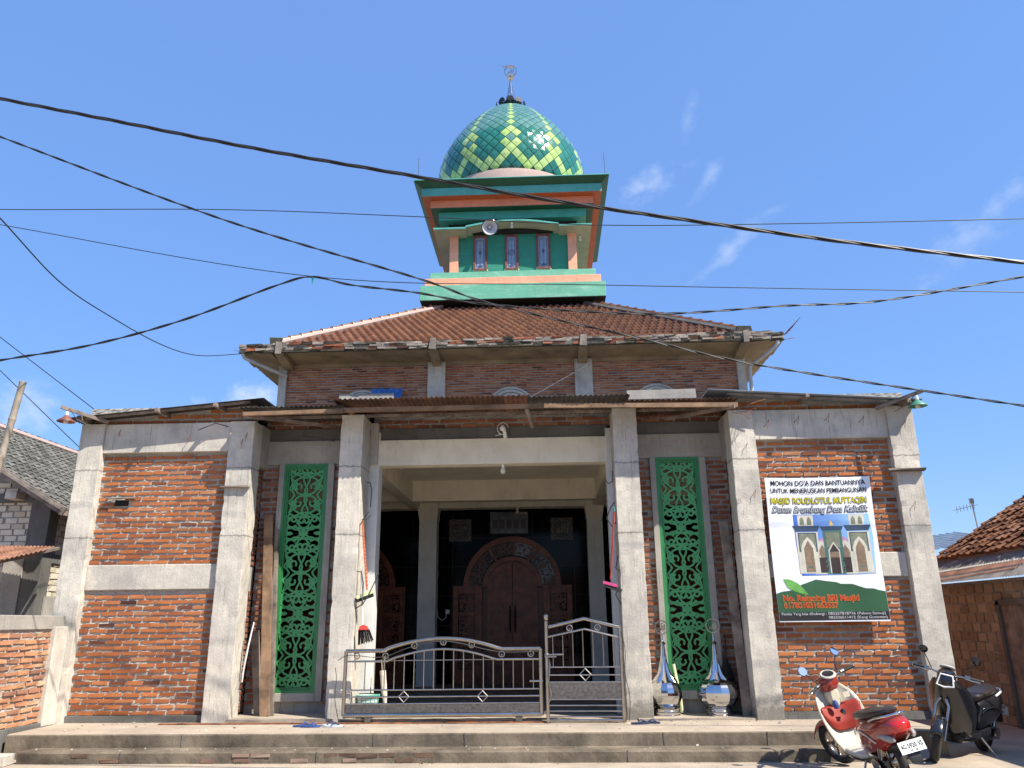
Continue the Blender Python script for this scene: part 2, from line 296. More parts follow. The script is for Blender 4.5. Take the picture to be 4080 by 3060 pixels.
def bricks(mb, u0, u1, z0, z1, y, axis='x', course=.079, ln=.255, bh=.046, depth=.05, jit=.0035, top=None, skip=None):
    """rows of single bricks whose faces lie near plane y (axis x) or x=y (axis y, facing +X when depth<0)"""
    n = int((z1 - z0) / course); gap = ln - .225
    for r in range(n + 1):
        z = z0 + r * course + .012
        u = u0 - .06 - rnd.uniform(0, .035) - (ln / 2 if r % 2 else 0)
        while u < u1 - .03:
            l = ln - gap + rnd.uniform(-.010, .010); a, b = max(u, u0 + .004), min(u + l, u1 - .004); u += l + gap * rnd.uniform(.7, 1.3)
            h = bh + rnd.uniform(-.006, .005); zt = z + h
            if b - a < .05: continue
            lim = z1 if top is None else top((a + b) / 2)
            if zt > lim: continue
            if skip and skip((a + b) / 2, z): continue
            o = rnd.uniform(-.006, .008); dz = rnd.uniform(-.003, .003); tilt = rnd.uniform(-.0025, .0025)
            vs = []
            for zz in (z + dz, zt + dz):
                for dd in (o, depth + o):
                    for uu in (a, b):
                        jj = (rnd.uniform(-jit, jit), rnd.uniform(-jit, jit), rnd.uniform(-jit, jit) + (tilt if uu == b else -tilt))
                        vs.append((uu + jj[0], y + dd + jj[1], zz + jj[2]) if axis == 'x' else (y + dd + jj[1], uu + jj[0], zz + jj[2]))
            mb.hexa(vs)
    return mb
def mortar_bed(mb, u0, u1, z0, z1, y, thick=.1, axis='x'):
    """lumpy mortar surface just behind the brick faces"""
    nu = max(2, int((u1 - u0) / .04)); nv = max(2, int((z1 - z0) / .02))
    d0 = .016
    def f(a, b):
        u = u0 + a * (u1 - u0); z = z0 + b * (z1 - z0); d = y + (d0 + rnd.uniform(-.007, .008)) * (1 if thick > 0 else -1)
        return (u, d, z) if axis == 'x' else (d, u, z)
    mb.grid(nu, nv, f)
    a, b = y + .03 * (1 if thick > 0 else -1), y + thick
    if axis == 'x': mb.box(u0, a, z0, u1, b, z1)
    else: mb.box(a, u0, z0, b, u1, z1)
    return mb
def brick_wall(parent, u0, u1, z0, z1, y, axis='x', mat='brick', mort='mortar', thick=.12, name='brick_wall', top=None, **k):
    m = mortar_bed(MB(), u0, u1, z0, z1, y, thick, axis)
    m.cur = 1
    bricks(m, u0, u1, z0, z1, y, axis, depth=(.05 if thick > 0 else -.05), top=top, **k)
    return m.build(name, [mort, mat], parent)

# ------------------------------------------------------------------ ground, steps
H = .29
def gz(x, y): return 0
g = MB().grid(60, 60, lambda a, b: (-60 + 120 * a, -60 + 180 * b, 0)); tag(g.build('ground', 'paving'), None, None, kind='structure')
def rough_step(name, x0, x1, y0, y1, z0, z1):
    nx = int((x1 - x0) / .06); m = MB()
    prof = [(y1, z1), (y0 + .25, z1), (y0 + .05, z1), (y0 + .012, z1 - .004), (y0, z1 - .018), (y0, (z0 + z1) / 2), (y0 + .004, z0)]
    m.grid(nx, len(prof), lambda a, b: (x0 + a * (x1 - x0), prof[round(b * (len(prof) - 1))][0] + rnd.uniform(-.0018, .0018), prof[round(b * (len(prof) - 1))][1] + rnd.uniform(-.001, .001)))
    m.box(x0, y0 + .03, z0, x1, y1, z1 - .02)
    return m
st = MB()
for a in (rough_step('s', -6.87, 4.75, 10.30, 12.2, 0, H), rough_step('s', -6.48, 4.4, 9.97, 10.32, 0, .133)): st.add(a.v, a.f)
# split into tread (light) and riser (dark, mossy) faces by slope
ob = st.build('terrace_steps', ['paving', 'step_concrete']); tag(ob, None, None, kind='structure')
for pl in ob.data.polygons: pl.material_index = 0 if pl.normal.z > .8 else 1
tag(B(-7.0, 9.78, 0, -6.50, 9.97, .125, jit=.01).build('kerb_block', 'concrete', bev=.01), 'short pale concrete block at the left end of the lower step', 'block')

# ------------------------------------------------------------------ mosque: front
mosque = thing('mosque', (-.8, 11.36, 0), 'unfinished brick and concrete mosque with green tiled dome on a square tower', 'mosque')
MQ = mosque
def part(mb, name, mat, **k): return mb.build(name, mat, MQ, **k)
def pillar(x0, x1, y0, y1, z1, mat='concrete'):
    nz = 52; m = MB(); ring = [(0, 0), (1, 0), (1, 1), (0, 1)]
    segs = 5
    pts = []
    for i in range(4):
        a, b = ring[i], ring[(i + 1) % 4]
        for k in range(segs): pts.append((a[0] + (b[0] - a[0]) * k / segs, a[1] + (b[1] - a[1]) * k / segs))
    n = len(pts); vs = []; fs = []
    for j in range(nz + 1):
        z = .28 + (z1 - .28) * j / nz
        for q_, (a, b) in enumerate(pts):
            ch = rnd.uniform(.003, .013) if (q_ % segs == 0 and rnd.random() < .12) else 0
            vs.append((x0 + a * (x1 - x0) + rnd.uniform(-.0035, .0035) + ch * (1 if a < .5 else -1), y0 + b * (y1 - y0) + rnd.uniform(-.003, .003) + ch * (1 if b < .5 else -1), z))
    for j in range(nz):
        for k in range(n): fs.append((j * n + k, j * n + (k + 1) % n, (j + 1) * n + (k + 1) % n, (j + 1) * n + k))
    fs.append(tuple(nz * n + k for k in range(n))); m.add(vs, fs)
    return part(m, 'pillar', mat, bev=.006)
pillar(-7.2, -6.83, 11.36, 11.72, 4.60); pillar(-4.84, -4.46, 11.36, 11.70, 4.60)
pillar(2.78, 3.15, 11.36, 11.72, 4.61, 'concrete_base'); pillar(5.12, 5.50, 11.36, 11.72, 4.63)
pillar(-3.125, -2.78, 11.42, 11.96, 4.68); pillar(1.05, 1.415, 11.46, 11.95, 4.71, 'concrete_base')
# left wing
lt = lambda x: 4.655 + (x + 7.2) * .078
rtp = lambda x: 4.84 - (x - 2.7) * .070
for (u0, u1, rt_, hs) in ((-6.83, -4.84, 0, 0), (3.15, 5.12, 1, 0)):
    zb, zm0, zm1, zt0, zt1 = (.38, 2.09, 2.455, 4.14, 4.60) if not rt_ else (.38, 2.15, 2.49, 4.155, 4.61)
    sk = (lambda x, z: -6.60 < x < -6.33 and 3.33 < z < 3.43) if not rt_ else None
    brick_wall(MQ, u0, u1, zb, zm0, 11.475); brick_wall(MQ, u0, u1, zm1, zt0, 11.475, skip=sk)
    part(B(u0, 11.445, zm0, u1, 11.62, zm1), 'concrete_beam', 'concrete', bev=.012)
    part(B(u0, 11.40, zt0, u1, 11.62, zt1), 'concrete_beam', 'concrete', bev=.008)
    part(B(u0, 11.43, .285, u1, 11.62, .385, jit=.006), 'plinth', 'concrete_dark')
brick_wall(MQ, -7.15, -4.5, 4.60, 4.88, 11.47, top=lt); brick_wall(MQ, 2.82, 5.45, 4.615, 4.86, 11.47, top=rtp)
part(B(-6.57, 11.478, 3.335, -6.36, 11.50, 3.425, jit=.008), 'putlog_hole_shade', 'void_shade'); part(B(-6.69, 11.40, 3.435, -6.25, 11.47, 3.455, jit=.005), 'wooden_slat', 'timber_grey')  # dark block paints the shade of the hole between the bricks
part(B(-4.88, 11.30, 3.56, -4.45, 11.36, 3.59, jit=.006), 'wooden_slat', 'timber_grey'); part(B(4.98, 11.26, 3.63, 5.52, 11.355, 3.66, jit=.008), 'wooden_slat', 'timber_grey')
# outer side walls and wing bodies
brick_wall(MQ, 11.72, 17.2, .3, 4.6, -7.17, axis='y', thick=.12); brick_wall(MQ, 11.72, 17.2, .3, 4.6, 5.47, axis='y', thick=-.12)
# inner side walls of the niches
for X, sgn in ((-4.53, -1), (2.85, 1)):
    xa = X - .10 if sgn < 0 else X + .10
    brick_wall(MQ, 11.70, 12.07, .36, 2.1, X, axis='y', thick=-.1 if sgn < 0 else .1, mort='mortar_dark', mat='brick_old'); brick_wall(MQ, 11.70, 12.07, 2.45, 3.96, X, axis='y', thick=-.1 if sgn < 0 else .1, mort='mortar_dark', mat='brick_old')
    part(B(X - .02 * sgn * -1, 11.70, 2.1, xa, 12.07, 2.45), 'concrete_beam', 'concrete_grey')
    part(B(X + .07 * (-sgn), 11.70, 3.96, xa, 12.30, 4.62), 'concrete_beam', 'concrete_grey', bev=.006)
NY = 12.05
# niche back walls with lattice windows
def niche(xl, xr, w0, w1, brick_l, brick_r):
    part(B(xl, NY - .02, 4.04, xr, NY + .18, 4.42), 'concrete_beam', 'concrete_grey', bev=.005)
    part(B(xl, NY + .01, 4.42, xr, NY + .18, 4.62), 'concrete_beam', 'concrete_dark')
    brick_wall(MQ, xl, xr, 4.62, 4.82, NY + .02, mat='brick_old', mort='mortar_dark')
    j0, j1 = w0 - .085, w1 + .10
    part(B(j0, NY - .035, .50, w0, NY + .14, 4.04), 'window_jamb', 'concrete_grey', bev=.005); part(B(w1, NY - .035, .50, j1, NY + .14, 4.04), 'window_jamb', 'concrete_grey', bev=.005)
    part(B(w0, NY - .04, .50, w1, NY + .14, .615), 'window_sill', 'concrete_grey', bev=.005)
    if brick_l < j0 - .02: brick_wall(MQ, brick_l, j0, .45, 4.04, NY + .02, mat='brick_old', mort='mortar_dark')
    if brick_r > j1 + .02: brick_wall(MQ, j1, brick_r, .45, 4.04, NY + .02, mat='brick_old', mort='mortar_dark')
    part(B(xl, NY + .05, .30, xr, NY + .16, .50), 'wall_base', 'concrete_grey')
niche(-4.53, -2.86, -4.165, -3.46, -4.53, -2.86); niche(1.42, 2.85, 1.735, 2.42, 1.42, 2.85)
part(B(-4.53, 11.36, .28, -3.0, NY + .2, .335), 'niche_floor', 'paving'); part(B(1.2, 11.38, .28, 2.9, NY + .2, .315), 'niche_floor', 'paving')

# --- pattern field (scrollwork) ---------------------------------------
def arc(cx, cy, r, a0, a1, n=10): return [(cx + r * cos(R(a0 + (a1 - a0) * i / n)), cy + r * sin(R(a0 + (a1 - a0) * i / n))) for i in range(n + 1)]
STROKES = [  # half cell: x 0..185, y 0..410 (units 1.47 mm); mirrored in x and y
    [(10, 0), (14, 14), (45, 6), (85, 22), (118, 58), (138, 110), (128, 150), (95, 176), (45, 196), (20, 222)],
    [(8, 22), (14, 60), (0, 92)], [(0, 92), (30, 150), (36, 190), (22, 216), (0, 222)], arc(8, 198, 12, -90, 90, 5),
    arc(80, 92, 30, -60, 190, 12) + [(56, 74)], [(138, 110), (150, 70), (118, 58)], arc(118, 128, 16, 60, 260, 6),
    [(185, -70), (150, -40), (122, 0), (150, 40), (185, 70)], [(185, 70), (150, 120), (172, 190), (128, 150)], [(45, 196), (110, 226), (160, 200), (185, 235)],
    [(20, 222), (60, 236), (110, 226)], arc(0, 296, 58, 15, 165, 14)[:8], arc(0, 296, 60, -90, 90, 14), [(0, 236), (0, 285)], arc(26, 284, 17, 20, 200, 8), [(43, 288), (58, 280)],
    arc(128, 290, 54, -170, 140, 16), arc(112, 262, 24, -60, 150, 8), [(182, 290), (160, 268), (150, 250)], [(60, 310), (74, 300)],
    [(0, 356), (40, 362), (78, 345), (100, 340)], [(20, 400), (60, 372), (100, 366), (130, 350), (160, 338), (185, 345)], arc(158, 378, 26, -120, 130, 10), [(185, 400), (140, 402), (120, 410)],
    [(0, 380), (20, 396), (44, 410)]]
BLOBS = [(8, 4, 12), (0, 400, 24), (0, 380, 20), (14, 410, 22), (0, 228, 16), (160, 410, 14), (0, 92, 9), (22, 228, 14), (60, 236, 12), (185, 235, 18), (185, 300, 6)]
SEGS = [(a, b) for s_ in STROKES for a, b in zip(s_, s_[1:])]
_fc = {}
def pat(x, y):
    """>0 where the panel is solid; x, y in pattern units from a cell centre"""
    x = abs(x); y = y % 820
    if y > 410: y = 820 - y
    k = (round(x), round(y))
    if k in _fc: return _fc[k]
    best = 1e9
    for (a, b) in SEGS:
        dx, dy = b[0] - a[0], b[1] - a[1]; t_ = max(0, min(1, ((x - a[0]) * dx + (y - a[1]) * dy) / (dx * dx + dy * dy + 1e-9)))
        d = hypot(x - a[0] - t_ * dx, y - a[1] - t_ * dy)
        if d < best: best = d
    f = 9.0 - best
    for (bx, by, br) in BLOBS: f = max(f, br - hypot(x - bx, y - by))
    _fc[k] = f; return f
def cut_panel(mb, nu, nv, field, pos, posb):
    """marching squares: solid cells become a plate with thickness; pos/posb map grid coords to front/back points"""
    F = [[field(i / nu, j / nv) for i in range(nu + 1)] for j in range(nv + 1)]
    for j in range(nv):
        for i in range(nu):
            c = [(i, j), (i + 1, j), (i + 1, j + 1), (i, j + 1)]; fv = [F[j][i], F[j][i + 1], F[j + 1][i + 1], F[j + 1][i]]
            if max(fv) <= 0: continue
            if min(fv) > 0: pl = c; edges = []
            else:
                pl = []; edges = []; last = None
                for k in range(4):
                    a, b, fa, fb = c[k], c[(k + 1) % 4], fv[k], fv[(k + 1) % 4]
                    if fa > 0: pl.append(a)
                    if (fa > 0) != (fb > 0):
                        q = fa / (fa - fb); pt = (a[0] + (b[0] - a[0]) * q, a[1] + (b[1] - a[1]) * q); pl.append(pt)
                        if fa > 0: last = pt
                        else: edges.append((last, pt)) if last else edges.append(('w', pt))
                if edges and edges[0][0] == 'w': edges[0] = (last, edges[0][1])
            if len(pl) < 3: continue
            b0 = len(pl); mb.add([pos(p[0] / nu, p[1] / nv) for p in pl], [tuple(range(b0))])
            for e in edges:
                if e[0] is None: continue
                p, q = e; mb.add([pos(p[0] / nu, p[1] / nv), pos(q[0] / nu, q[1] / nv), posb(q[0] / nu, q[1] / nv), posb(p[0] / nu, p[1] / nv)], [(0, 1, 2, 3)])
    return mb
def rect_panel(mb, x0, x1, z0, z1, y, cell=.011, s=680.0, ph=0, thick=.018, cx=None):
    cx = (x0 + x1) / 2 if cx is None else cx; nu = max(4, int((x1 - x0) / cell)); nv = max(4, int((z1 - z0) / cell))
    def fld(a, b):
        return pat((x0 + a * (x1 - x0) - cx) * s, (z1 - z0) * (1 - b) * s + ph)
    return cut_panel(mb, nu, nv, fld, lambda a, b: (x0 + a * (x1 - x0), y, z0 + b * (z1 - z0)), lambda a, b: (x0 + a * (x1 - x0), y + thick, z0 + b * (z1 - z0)))
for w0, w1 in ((-4.165, -3.46), (1.735, 2.42)):
    fr = MB(); z0, z1 = .615, 4.04
    for k, (wd, y0) in enumerate(((.035, NY - .03), (.022, NY - .012), (.02, NY + .006))):
        o = (0, .035, .057)[k]; a, b, c, d = w0 + o, w1 - o, z0 + o, z1 - o
        fr.box(a, y0, c, a + wd, NY + .09, d); fr.box(b - wd, y0, c, b, NY + .09, d); fr.box(a + wd, y0, c, b - wd, NY + .09, c + wd); fr.box(a + wd, y0, d - wd, b - wd, NY + .09, d)
    f = part(fr, 'window_frame', 'lattice_frame')
    ph = 540
    rect_panel(MB(), w0 + .077, w1 - .077, z0 + .077, z1 - .077, NY + .03, ph=ph).build('lattice_screen', 'lattice_green', f)

# --- portal ------------------------------------------------------------
part(B(-2.66, 12.10, 4.005, .985, 12.34, 4.42), 'portal_beam', 'cream', bev=.004); part(B(-2.70, 12.13, 4.42, 1.02, 12.3, 4.615), 'concrete_beam', 'concrete_dark')
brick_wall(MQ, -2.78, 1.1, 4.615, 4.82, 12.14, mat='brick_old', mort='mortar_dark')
part(B(-2.85, 12.08, .3, -2.655, 12.36, 4.55), 'portal_post', 'offwhite', bev=.004); part(B(.98, 12.08, .3, 1.12, 12.36, 4.55), 'portal_post', 'offwhite', bev=.004)
part(B(-2.79, 11.97, 4.02, -2.67, 12.09, 4.68), 'concrete_beam', 'concrete', bev=.005)
part(B(-7.05, 12.24, .27, 5.35, 17.5, .33), 'interior_floor', 'floor_tile')
part(B(-7.05, 12.24, 4.40, 5.35, 17.6, 4.44), 'ceiling', 'cream')
part(B(-7.16, 12.24, 4.62, 5.46, 17.0, 4.72), 'roof_slab', 'concrete_dark')
part(B(-2.74, 15.8, 3.98, 1.02, 16.05, 4.40), 'ceiling_beam', 'cream'); part(B(-7.05, 16.88, 3.985, 5.35, 17.25, 4.40), 'ceiling_beam', 'cream')
for xa, xb in ((-2.98, -2.74), (1.02, 1.26)): part(B(xa, 12.36, 3.98, xb, 16.88, 4.40), 'ceiling_beam', 'cream')
part(B(-7.05, 15.8, 3.99, -2.98, 16.05, 4.40), 'ceiling_beam', 'cream'); part(B(1.26, 15.8, 3.99, 5.35, 16.05, 4.40), 'ceiling_beam', 'cream')
for xa, xb in ((-2.76, -2.38), (.885, 1.22)):
    part(B(xa, 16.85, .3, xb, 17.2, 3.72), 'interior_column', 'offwhite')
    part(MB().hexa([(xa - .005, 16.845, 3.72), (xb + .005, 16.845, 3.72), (xa - .005, 17.22, 3.72), (xb + .005, 17.22, 3.72), (xa - .05, 16.74, 4.1), (xb + .05, 16.74, 4.1), (xa - .05, 17.22, 4.1), (xb + .05, 17.22, 4.1)]), 'column_haunch', 'cream')
bt = MB(); bt.box(-7.05, 17.46, .3, 5.35, 17.55, 4.4); part(bt, 'black_tiled_wall', 'black_tile')
jt = MB()
for i in range(14): jt.box(-6.6 + i * .9, 17.455, .33, -6.594 + i * .9, 17.47, 3.98)
for i in range(5): jt.box(-7.0, 17.4555, .9 + i * .62, 5.3, 17.47, .905 + i * .62)
part(jt, 'tile_joints', 'plaque_grey')
part(B(-7.05, 12.25, .3, -6.95, 17.46, 4.4), 'interior_wall', 'cream'); part(B(5.25, 12.25, .3, 5.35, 17.46, 4.4), 'interior_wall', 'cream')

# --- doors ---------------------------------------------------------------
def door(cx):
    y = 17.40
    d = part(B(cx - 1.0, y + .03, .33, cx + 1.0, y + .05, 2.3), 'carved_door', 'wood_carved')
    def sub(mb, name, mat, **k): return mb.build(name, mat, d, **k)
    zc = 2.345
    def ring(r0, r1, z_, y0, y1, mat, name, a0=0, a1=180, zk=.985, n=40):
        m = MB(); 
        for i in range(n):
            t0, t1 = R(a0 + (a1 - a0) * i / n), R(a0 + (a1 - a0) * (i + 1) / n)
            p = [(cx + r * cos(t), z_ + r * zk * sin(t)) for r, t in ((r0, t0), (r0, t1), (r1, t0), (r1, t1))]
            m.hexa([(p[0][0], y0, p[0][1]), (p[2][0], y0, p[2][1]), (p[1][0], y0, p[1][1]), (p[3][0], y0, p[3][1]), (p[0][0], y1, p[0][1]), (p[2][0], y1, p[2][1]), (p[1][0], y1, p[1][1]), (p[3][0], y1, p[3][1])])
        return sub(m, name, mat)
    ring(.95, 1.07, zc, y - .05, y + .04, 'wood_door', 'arch_frame'); ring(.55, .66, zc - .03, y - .06, y + .04, 'wood_door', 'arch_frame')
    ring(.66, .95, zc, y + .025, y + .045, 'glass_dark', 'fanlight_glass')
    if cx > -1 and cx < 0: ring(.67, .94, zc, y + .018, y + .024, 'painted_sky_glass', 'fanlight_sky_pane', 62, 88)  # brightness of the sky painted into the colour of this pane
    mb = MB(); r0, r1 = .64, .97
    cut_panel(mb, 190, 26, lambda a, b: pat(((b - .5) * .33) * 1500, a * 3.0 * 900), lambda a, b: (cx - (r0 + b * (r1 - r0)) * cos(pi * a), y - .012, zc + .985 * (r0 + b * (r1 - r0)) * sin(pi * a)), lambda a, b: (cx - (r0 + b * (r1 - r0)) * cos(pi * a), y + .02, zc + .985 * (r0 + b * (r1 - r0)) * sin(pi * a)))
    sub(mb, 'fanlight_carving', 'wood_carved')
    m = MB()
    for a in (57, 123): m.bar((cx + .63 * cos(R(a)), y - .03, zc + .62 * sin(R(a))), (cx + .98 * cos(R(a)), y - .03, zc + .965 * sin(R(a))), .06, .05)
    sub(m, 'arch_mullion', 'wood_door')
    for s in (-1, 1):
        m = MB(); xo, xi = cx + s * 1.30, cx + s * .66; xs = sorted((xo, xi))
        # side light frame built of stiles and rails around three carved openings
        m.box(xs[0], y - .05, .33, xs[0] + (.12 if s < 0 else .16), y + .04, 2.345); m.box(xs[1] - (.16 if s < 0 else .12), y - .05, .33, xs[1], y + .04, 2.345)
        a, b = (xs[0] + .12, xs[1] - .16) if s < 0 else (xs[0] + .16, xs[1] - .12)
        for z0, z1 in ((.33, .62), (1.07, 1.20), (1.70, 1.80), (2.17, 2.345)): m.box(a, y - .05, z0, b, y + .04, z1)
        sub(m, 'door_surround', 'wood_door', bev=.006)
        for z0, z1, ph in ((.62, 1.07, 0), (1.20, 1.70, 200), (1.80, 2.17, 420)):
            pm = rect_panel(MB(), a, b, z0, z1, y - .01, cell=.012, s=1150, ph=ph, thick=.03); sub(pm, 'carved_panel', 'wood_door')
        # leaf
        lx0, lx1 = sorted((cx + s * .008, cx + s * .55)); pts = [(lx0, .33), (lx1, .33)] ; m = MB()
        arcp = [(cx + s * .55 * cos(R(q)), zc - .03 + .53 * sin(R(q))) for q in range(0, 90, 6)] + [(cx + s * .008, zc + .50)]
        m.poly([(cx + s * .008, .33), (cx + s * .55, .33)] + arcp, y - .03, y + .02); lf = sub(m, 'door_leaf', 'wood_door')
        m = MB(); ix0, ix1 = cx + s * .12, cx + s * .46
        top = [(cx + s * (.12 + .34 * cos(R(q))), 2.28 + .40 * sin(R(q))) for q in range(0, 91, 8)]
        outl = [(ix0, 1.28), (ix1, 1.28)] + top
        for a_, b_ in zip(outl, outl[1:] + outl[:1]): m.bar((a_[0], y - .035, a_[1]), (b_[0], y - .035, b_[1]), .022, .022)
        for k in range(26): 
            z = 1.36 + k * .038; m.box(cx + s * .42 - .010, y - .036, z, cx + s * .42 + .010, y - .03, z + .018)
        for k in range(12): m.bar((cx + s * .29, y - .035, 1.80), (cx + s * .29 + .06 * cos(k * pi / 6), y - .035, 1.80 + .06 * sin(k * pi / 6)), .012)
        m.box(ix0 + .02 * s, y - .04, .5, ix1 - .02 * s, y - .03, 1.12)
        sub(m, 'leaf_moulding', 'wood_door')
        m = MB().tube([(cx + s * .055, y - .08, 1.36), (cx + s * .055, y - .09, 1.46), (cx + s * .055, y - .09, 1.8), (cx + s * .055, y - .08, 1.92)], [.012, .02, .02, .012], 8)
        m.bar((cx + s * .055, y - .08, 1.4), (cx + s * .055, y, 1.4), .02); m.bar((cx + s * .055, y - .08, 1.88), (cx + s * .055, y, 1.88), .02); sub(m, 'door_handle', 'black_plastic')
door(-.765); door(-4.42); door(2.9)
# plaques, clock, socket
def strokes_xz(mb, lines, x, z, s, y, w):
    for ln in lines:
        for a, b in zip(ln, ln[1:]): mb.bar((x + a[0] * s, y, z + a[1] * s), (x + b[0] * s, y, z + b[1] * s), w, .008)
    return mb
ALLAH = [[(.55, .6), (.5, 0), (.45, -.35)], [(.28, .45), (.25, -.2), (.35, -.3)], [(.05, .45), (.02, -.2), (.2, -.3)], [(.02, -.2), (-.2, -.3), (-.35, -.1), (-.25, .05), (-.15, -.1), (-.35, -.3), (-.5, -.25)], [(-.05, .7), (.05, .6), (.12, .72), (.2, .6)]]
MUHAMMAD = [[(.45, .1), (.55, .25), (.35, .3), (.3, .1), (.5, .05)], [(.3, .1), (0, .35), (-.15, .3), (.1, 0), (.2, -.25), (-.1, -.4), (-.4, -.35)], [(.1, .0), (-.2, -.1), (-.5, -.15), (-.55, .1)], [(-.3, .6), (.2, .55), (.25, .65)]]
for x, z, G, nm, lb in ((-1.93, 3.56, MUHAMMAD, 'left', None), (.35, 3.56, ALLAH, 'right', None)):
    t_ = thing('calligraphy_plaque', (x, 17.44, z), 'round Arabic calligraphy plaque on black wall, ' + nm + ' of the digital clock', 'plaque')
    B(x - .25, 17.44, z - .25, x + .25, 17.455, z + .25).build('backing', 'plaque_grey', t_)
    MB().tube([(x + .22 * cos(2 * pi * i / 32), 17.435, z + .22 * sin(2 * pi * i / 32)) for i in range(32)], .009, 6, closed=True).build('ring', 'gold', t_)
    strokes_xz(MB(), G, x, z, .27, 17.432, .022).build('lettering', 'gold', t_)
    for i in (-1, 1):
        for j in (-1, 1):
            m = MB()
            for k in range(3): m.bar((x + i * .24, 17.437, z + j * (.13 + .04 * k)), (x + i * (.13 + .04 * k), 17.437, z + j * .24), .008)
            m.build('corner_ornament', 'gold', t_)

# ------------------------------------------------------------------ text
def text_mesh(s, x0, x1, z, h, y, bold=0., shear=0., depth=.001, off=0., outline=False):
    """text as real geometry, lying in the x-z plane facing -Y; returns MB; fitted between x0 and x1"""
    cu = bpy.data.curves.new('t', 'FONT'); cu.body = s; cu.size = 1; cu.offset = bold; cu.shear = shear; cu.extrude = .001; cu.resolution_u = 3
    ob = bpy.data.objects.new('t', cu); COL.objects.link(ob); bpy.context.view_layer.update()
    dg = bpy.context.evaluated_depsgraph_get(); me = bpy.data.meshes.new_from_object(ob.evaluated_get(dg))
    xs = [v.co.x for v in me.vertices]; a, b = min(xs), max(xs); sx = (x1 - x0) / (b - a); sz = h / .73
    m = MB(); m.add([(x0 + (v.co.x - a) * sx, y + (depth if v.co.z < 0 else 0), z + v.co.y * sz) for v in me.vertices], [tuple(p.vertices) for p in me.polygons])
    bpy.data.objects.remove(ob); bpy.data.curves.remove(cu); bpy.data.meshes.remove(me); return m

ck = thing('digital_clock', (-.83, 17.43, 3.70), 'grey framed digital prayer clock hung above the central carved door', 'clock')
B(-1.256, 17.40, 3.47, -.404, 17.45, 3.95).build('screen', 'screen_grey', ck); text_mesh('09:33:40', -.68, -.42, 3.895, .045, 17.395, .02).build('digits', 'clock_lettering', ck)
m = MB()
for k in range(5): m.box(-1.2 + k * .16, 17.397, 3.58, -1.09 + k * .16, 17.40, 3.78)
m.build('dial_rows', 'plaque_grey', ck)
so = thing('wall_socket', (-2.2, 17.44, 1.8), 'small white wall socket with plugged cord on the black tiles', 'socket')
B(-2.235, 17.42, 1.76, -2.15, 17.455, 1.85).build('plate', 'white_plastic', so, bev=.005); MB().tube([(-2.2, 17.41, 1.79), (-2.22, 17.38, 1.68), (-2.3, 17.38, 1.62), (-2.4, 17.42, 1.7), (-2.42, 17.43, 1.9)], .008, 6).build('cord', 'white_plastic', so)

# ------------------------------------------------------------------ tin roofs
def corrugated(x0, x1, y0, y1, zf, mats, name, pitch=.076, amp=.009, along='y', parent=None, thick=.003, ragged=.0):
    """sheet; ridges run along `along`; zf(x,y) gives height"""
    m = MB()
    if along == 'y': nu, nv = max(8, int((x1 - x0) / pitch * 8)), 8
    else: nu, nv = 8, max(8, int((y1 - y0) / pitch * 8))
    def f(a, b, dz=0):
        x = x0 + a * (x1 - x0); y = y0 + b * (y1 - y0)
        if along == 'y': y += ragged * sin(x * 9.1) * (1 - b); q = x
        else: x += ragged * sin(y * 8.3); q = y
        return (x, y, zf(x, y) + amp * sin(2 * pi * q / pitch) + dz)
    m.grid(nu, nv, f); m.grid(nu, nv, lambda a, b: f(a, b, -thick))
    # close the rim so the sheet has a visible edge
    ed = [(i / (nu - 1), 0) for i in range(nu)]; m.add([f(a, b) for a, b in ed] + [f(a, b, -thick) for a, b in ed], [(i, i + 1, nu + i + 1, nu + i) for i in range(nu - 1)])
    return m.build(name, mats, parent if parent is not None else MQ, smooth=False, recalc=False)
corrugated(-7.32, -4.28, 11.14, 12.9, lambda x, y: 4.668 + (x + 7.2) * .083 + (y - 11.14) * .01, 'tin_dark', 'tin_sheet', along='x', thick=.006)
corrugated(-7.32, -4.30, 12.85, 17.0, lambda x, y: 4.60 + (x + 7.2) * .083 + (y - 11.14) * .01, 'tin_dark', 'tin_sheet', along='x', thick=.006)
corrugated(2.46, 5.56, 11.12, 14.0, lambda x, y: 4.875 - (x - 2.5) * .072 + (y - 11.1) * .01, 'tin_bluish', 'tin_sheet', along='x', thick=.006)
part(B(2.62, 11.15, 4.80, 5.5, 11.19, 4.84).xf(Matrix.Translation((0, 0, 0)) @ Matrix.Shear('XY', 4, (0, 0))), 'rafter', 'timber_grey') if False else None
for (a, b) in (((-7.2, 11.2, 4.64), (-4.5, 11.2, 4.86)), ((2.75, 11.2, 4.82), (5.5, 11.2, 4.625))):
    part(MB().bar(a, b, .04, .035), 'rafter', 'timber_grey')
for x, z in ((-7.1, 4.64), (-5.9, 4.735), (-5.0, 4.80), (3.9, 4.74), (5.35, 4.63)): part(MB().bar((x, 11.08, z), (x, 12.4, z + .01), .05, .06), 'rafter', 'timber_grey')
sheets = [(-4.60, -3.02, 4.715, 'tin_grey', 10.98), (-3.16, -.60, 4.785, 'tin_brown', 10.90), (-.66, -.20, 4.79, 'tin_rusty', 10.92), (-.24, 1.28, 4.775, 'tin_grey', 10.94), (1.20, 2.86, 4.70, 'tin_brown', 11.0)]
for i, (a, b, z, mm, y0) in enumerate(sheets): corrugated(a, b, y0, 12.75, (lambda z_, y0_: (lambda x, y: z_ + (y - y0_) * .035))(z, y0), mm, 'tin_sheet', ragged=.008, amp=.011)
corrugated(-4.5, 2.9, 12.6, 16.9, lambda x, y: 4.86 + (y - 12.6) * .02, 'tin_grey', 'tin_sheet', amp=.011)
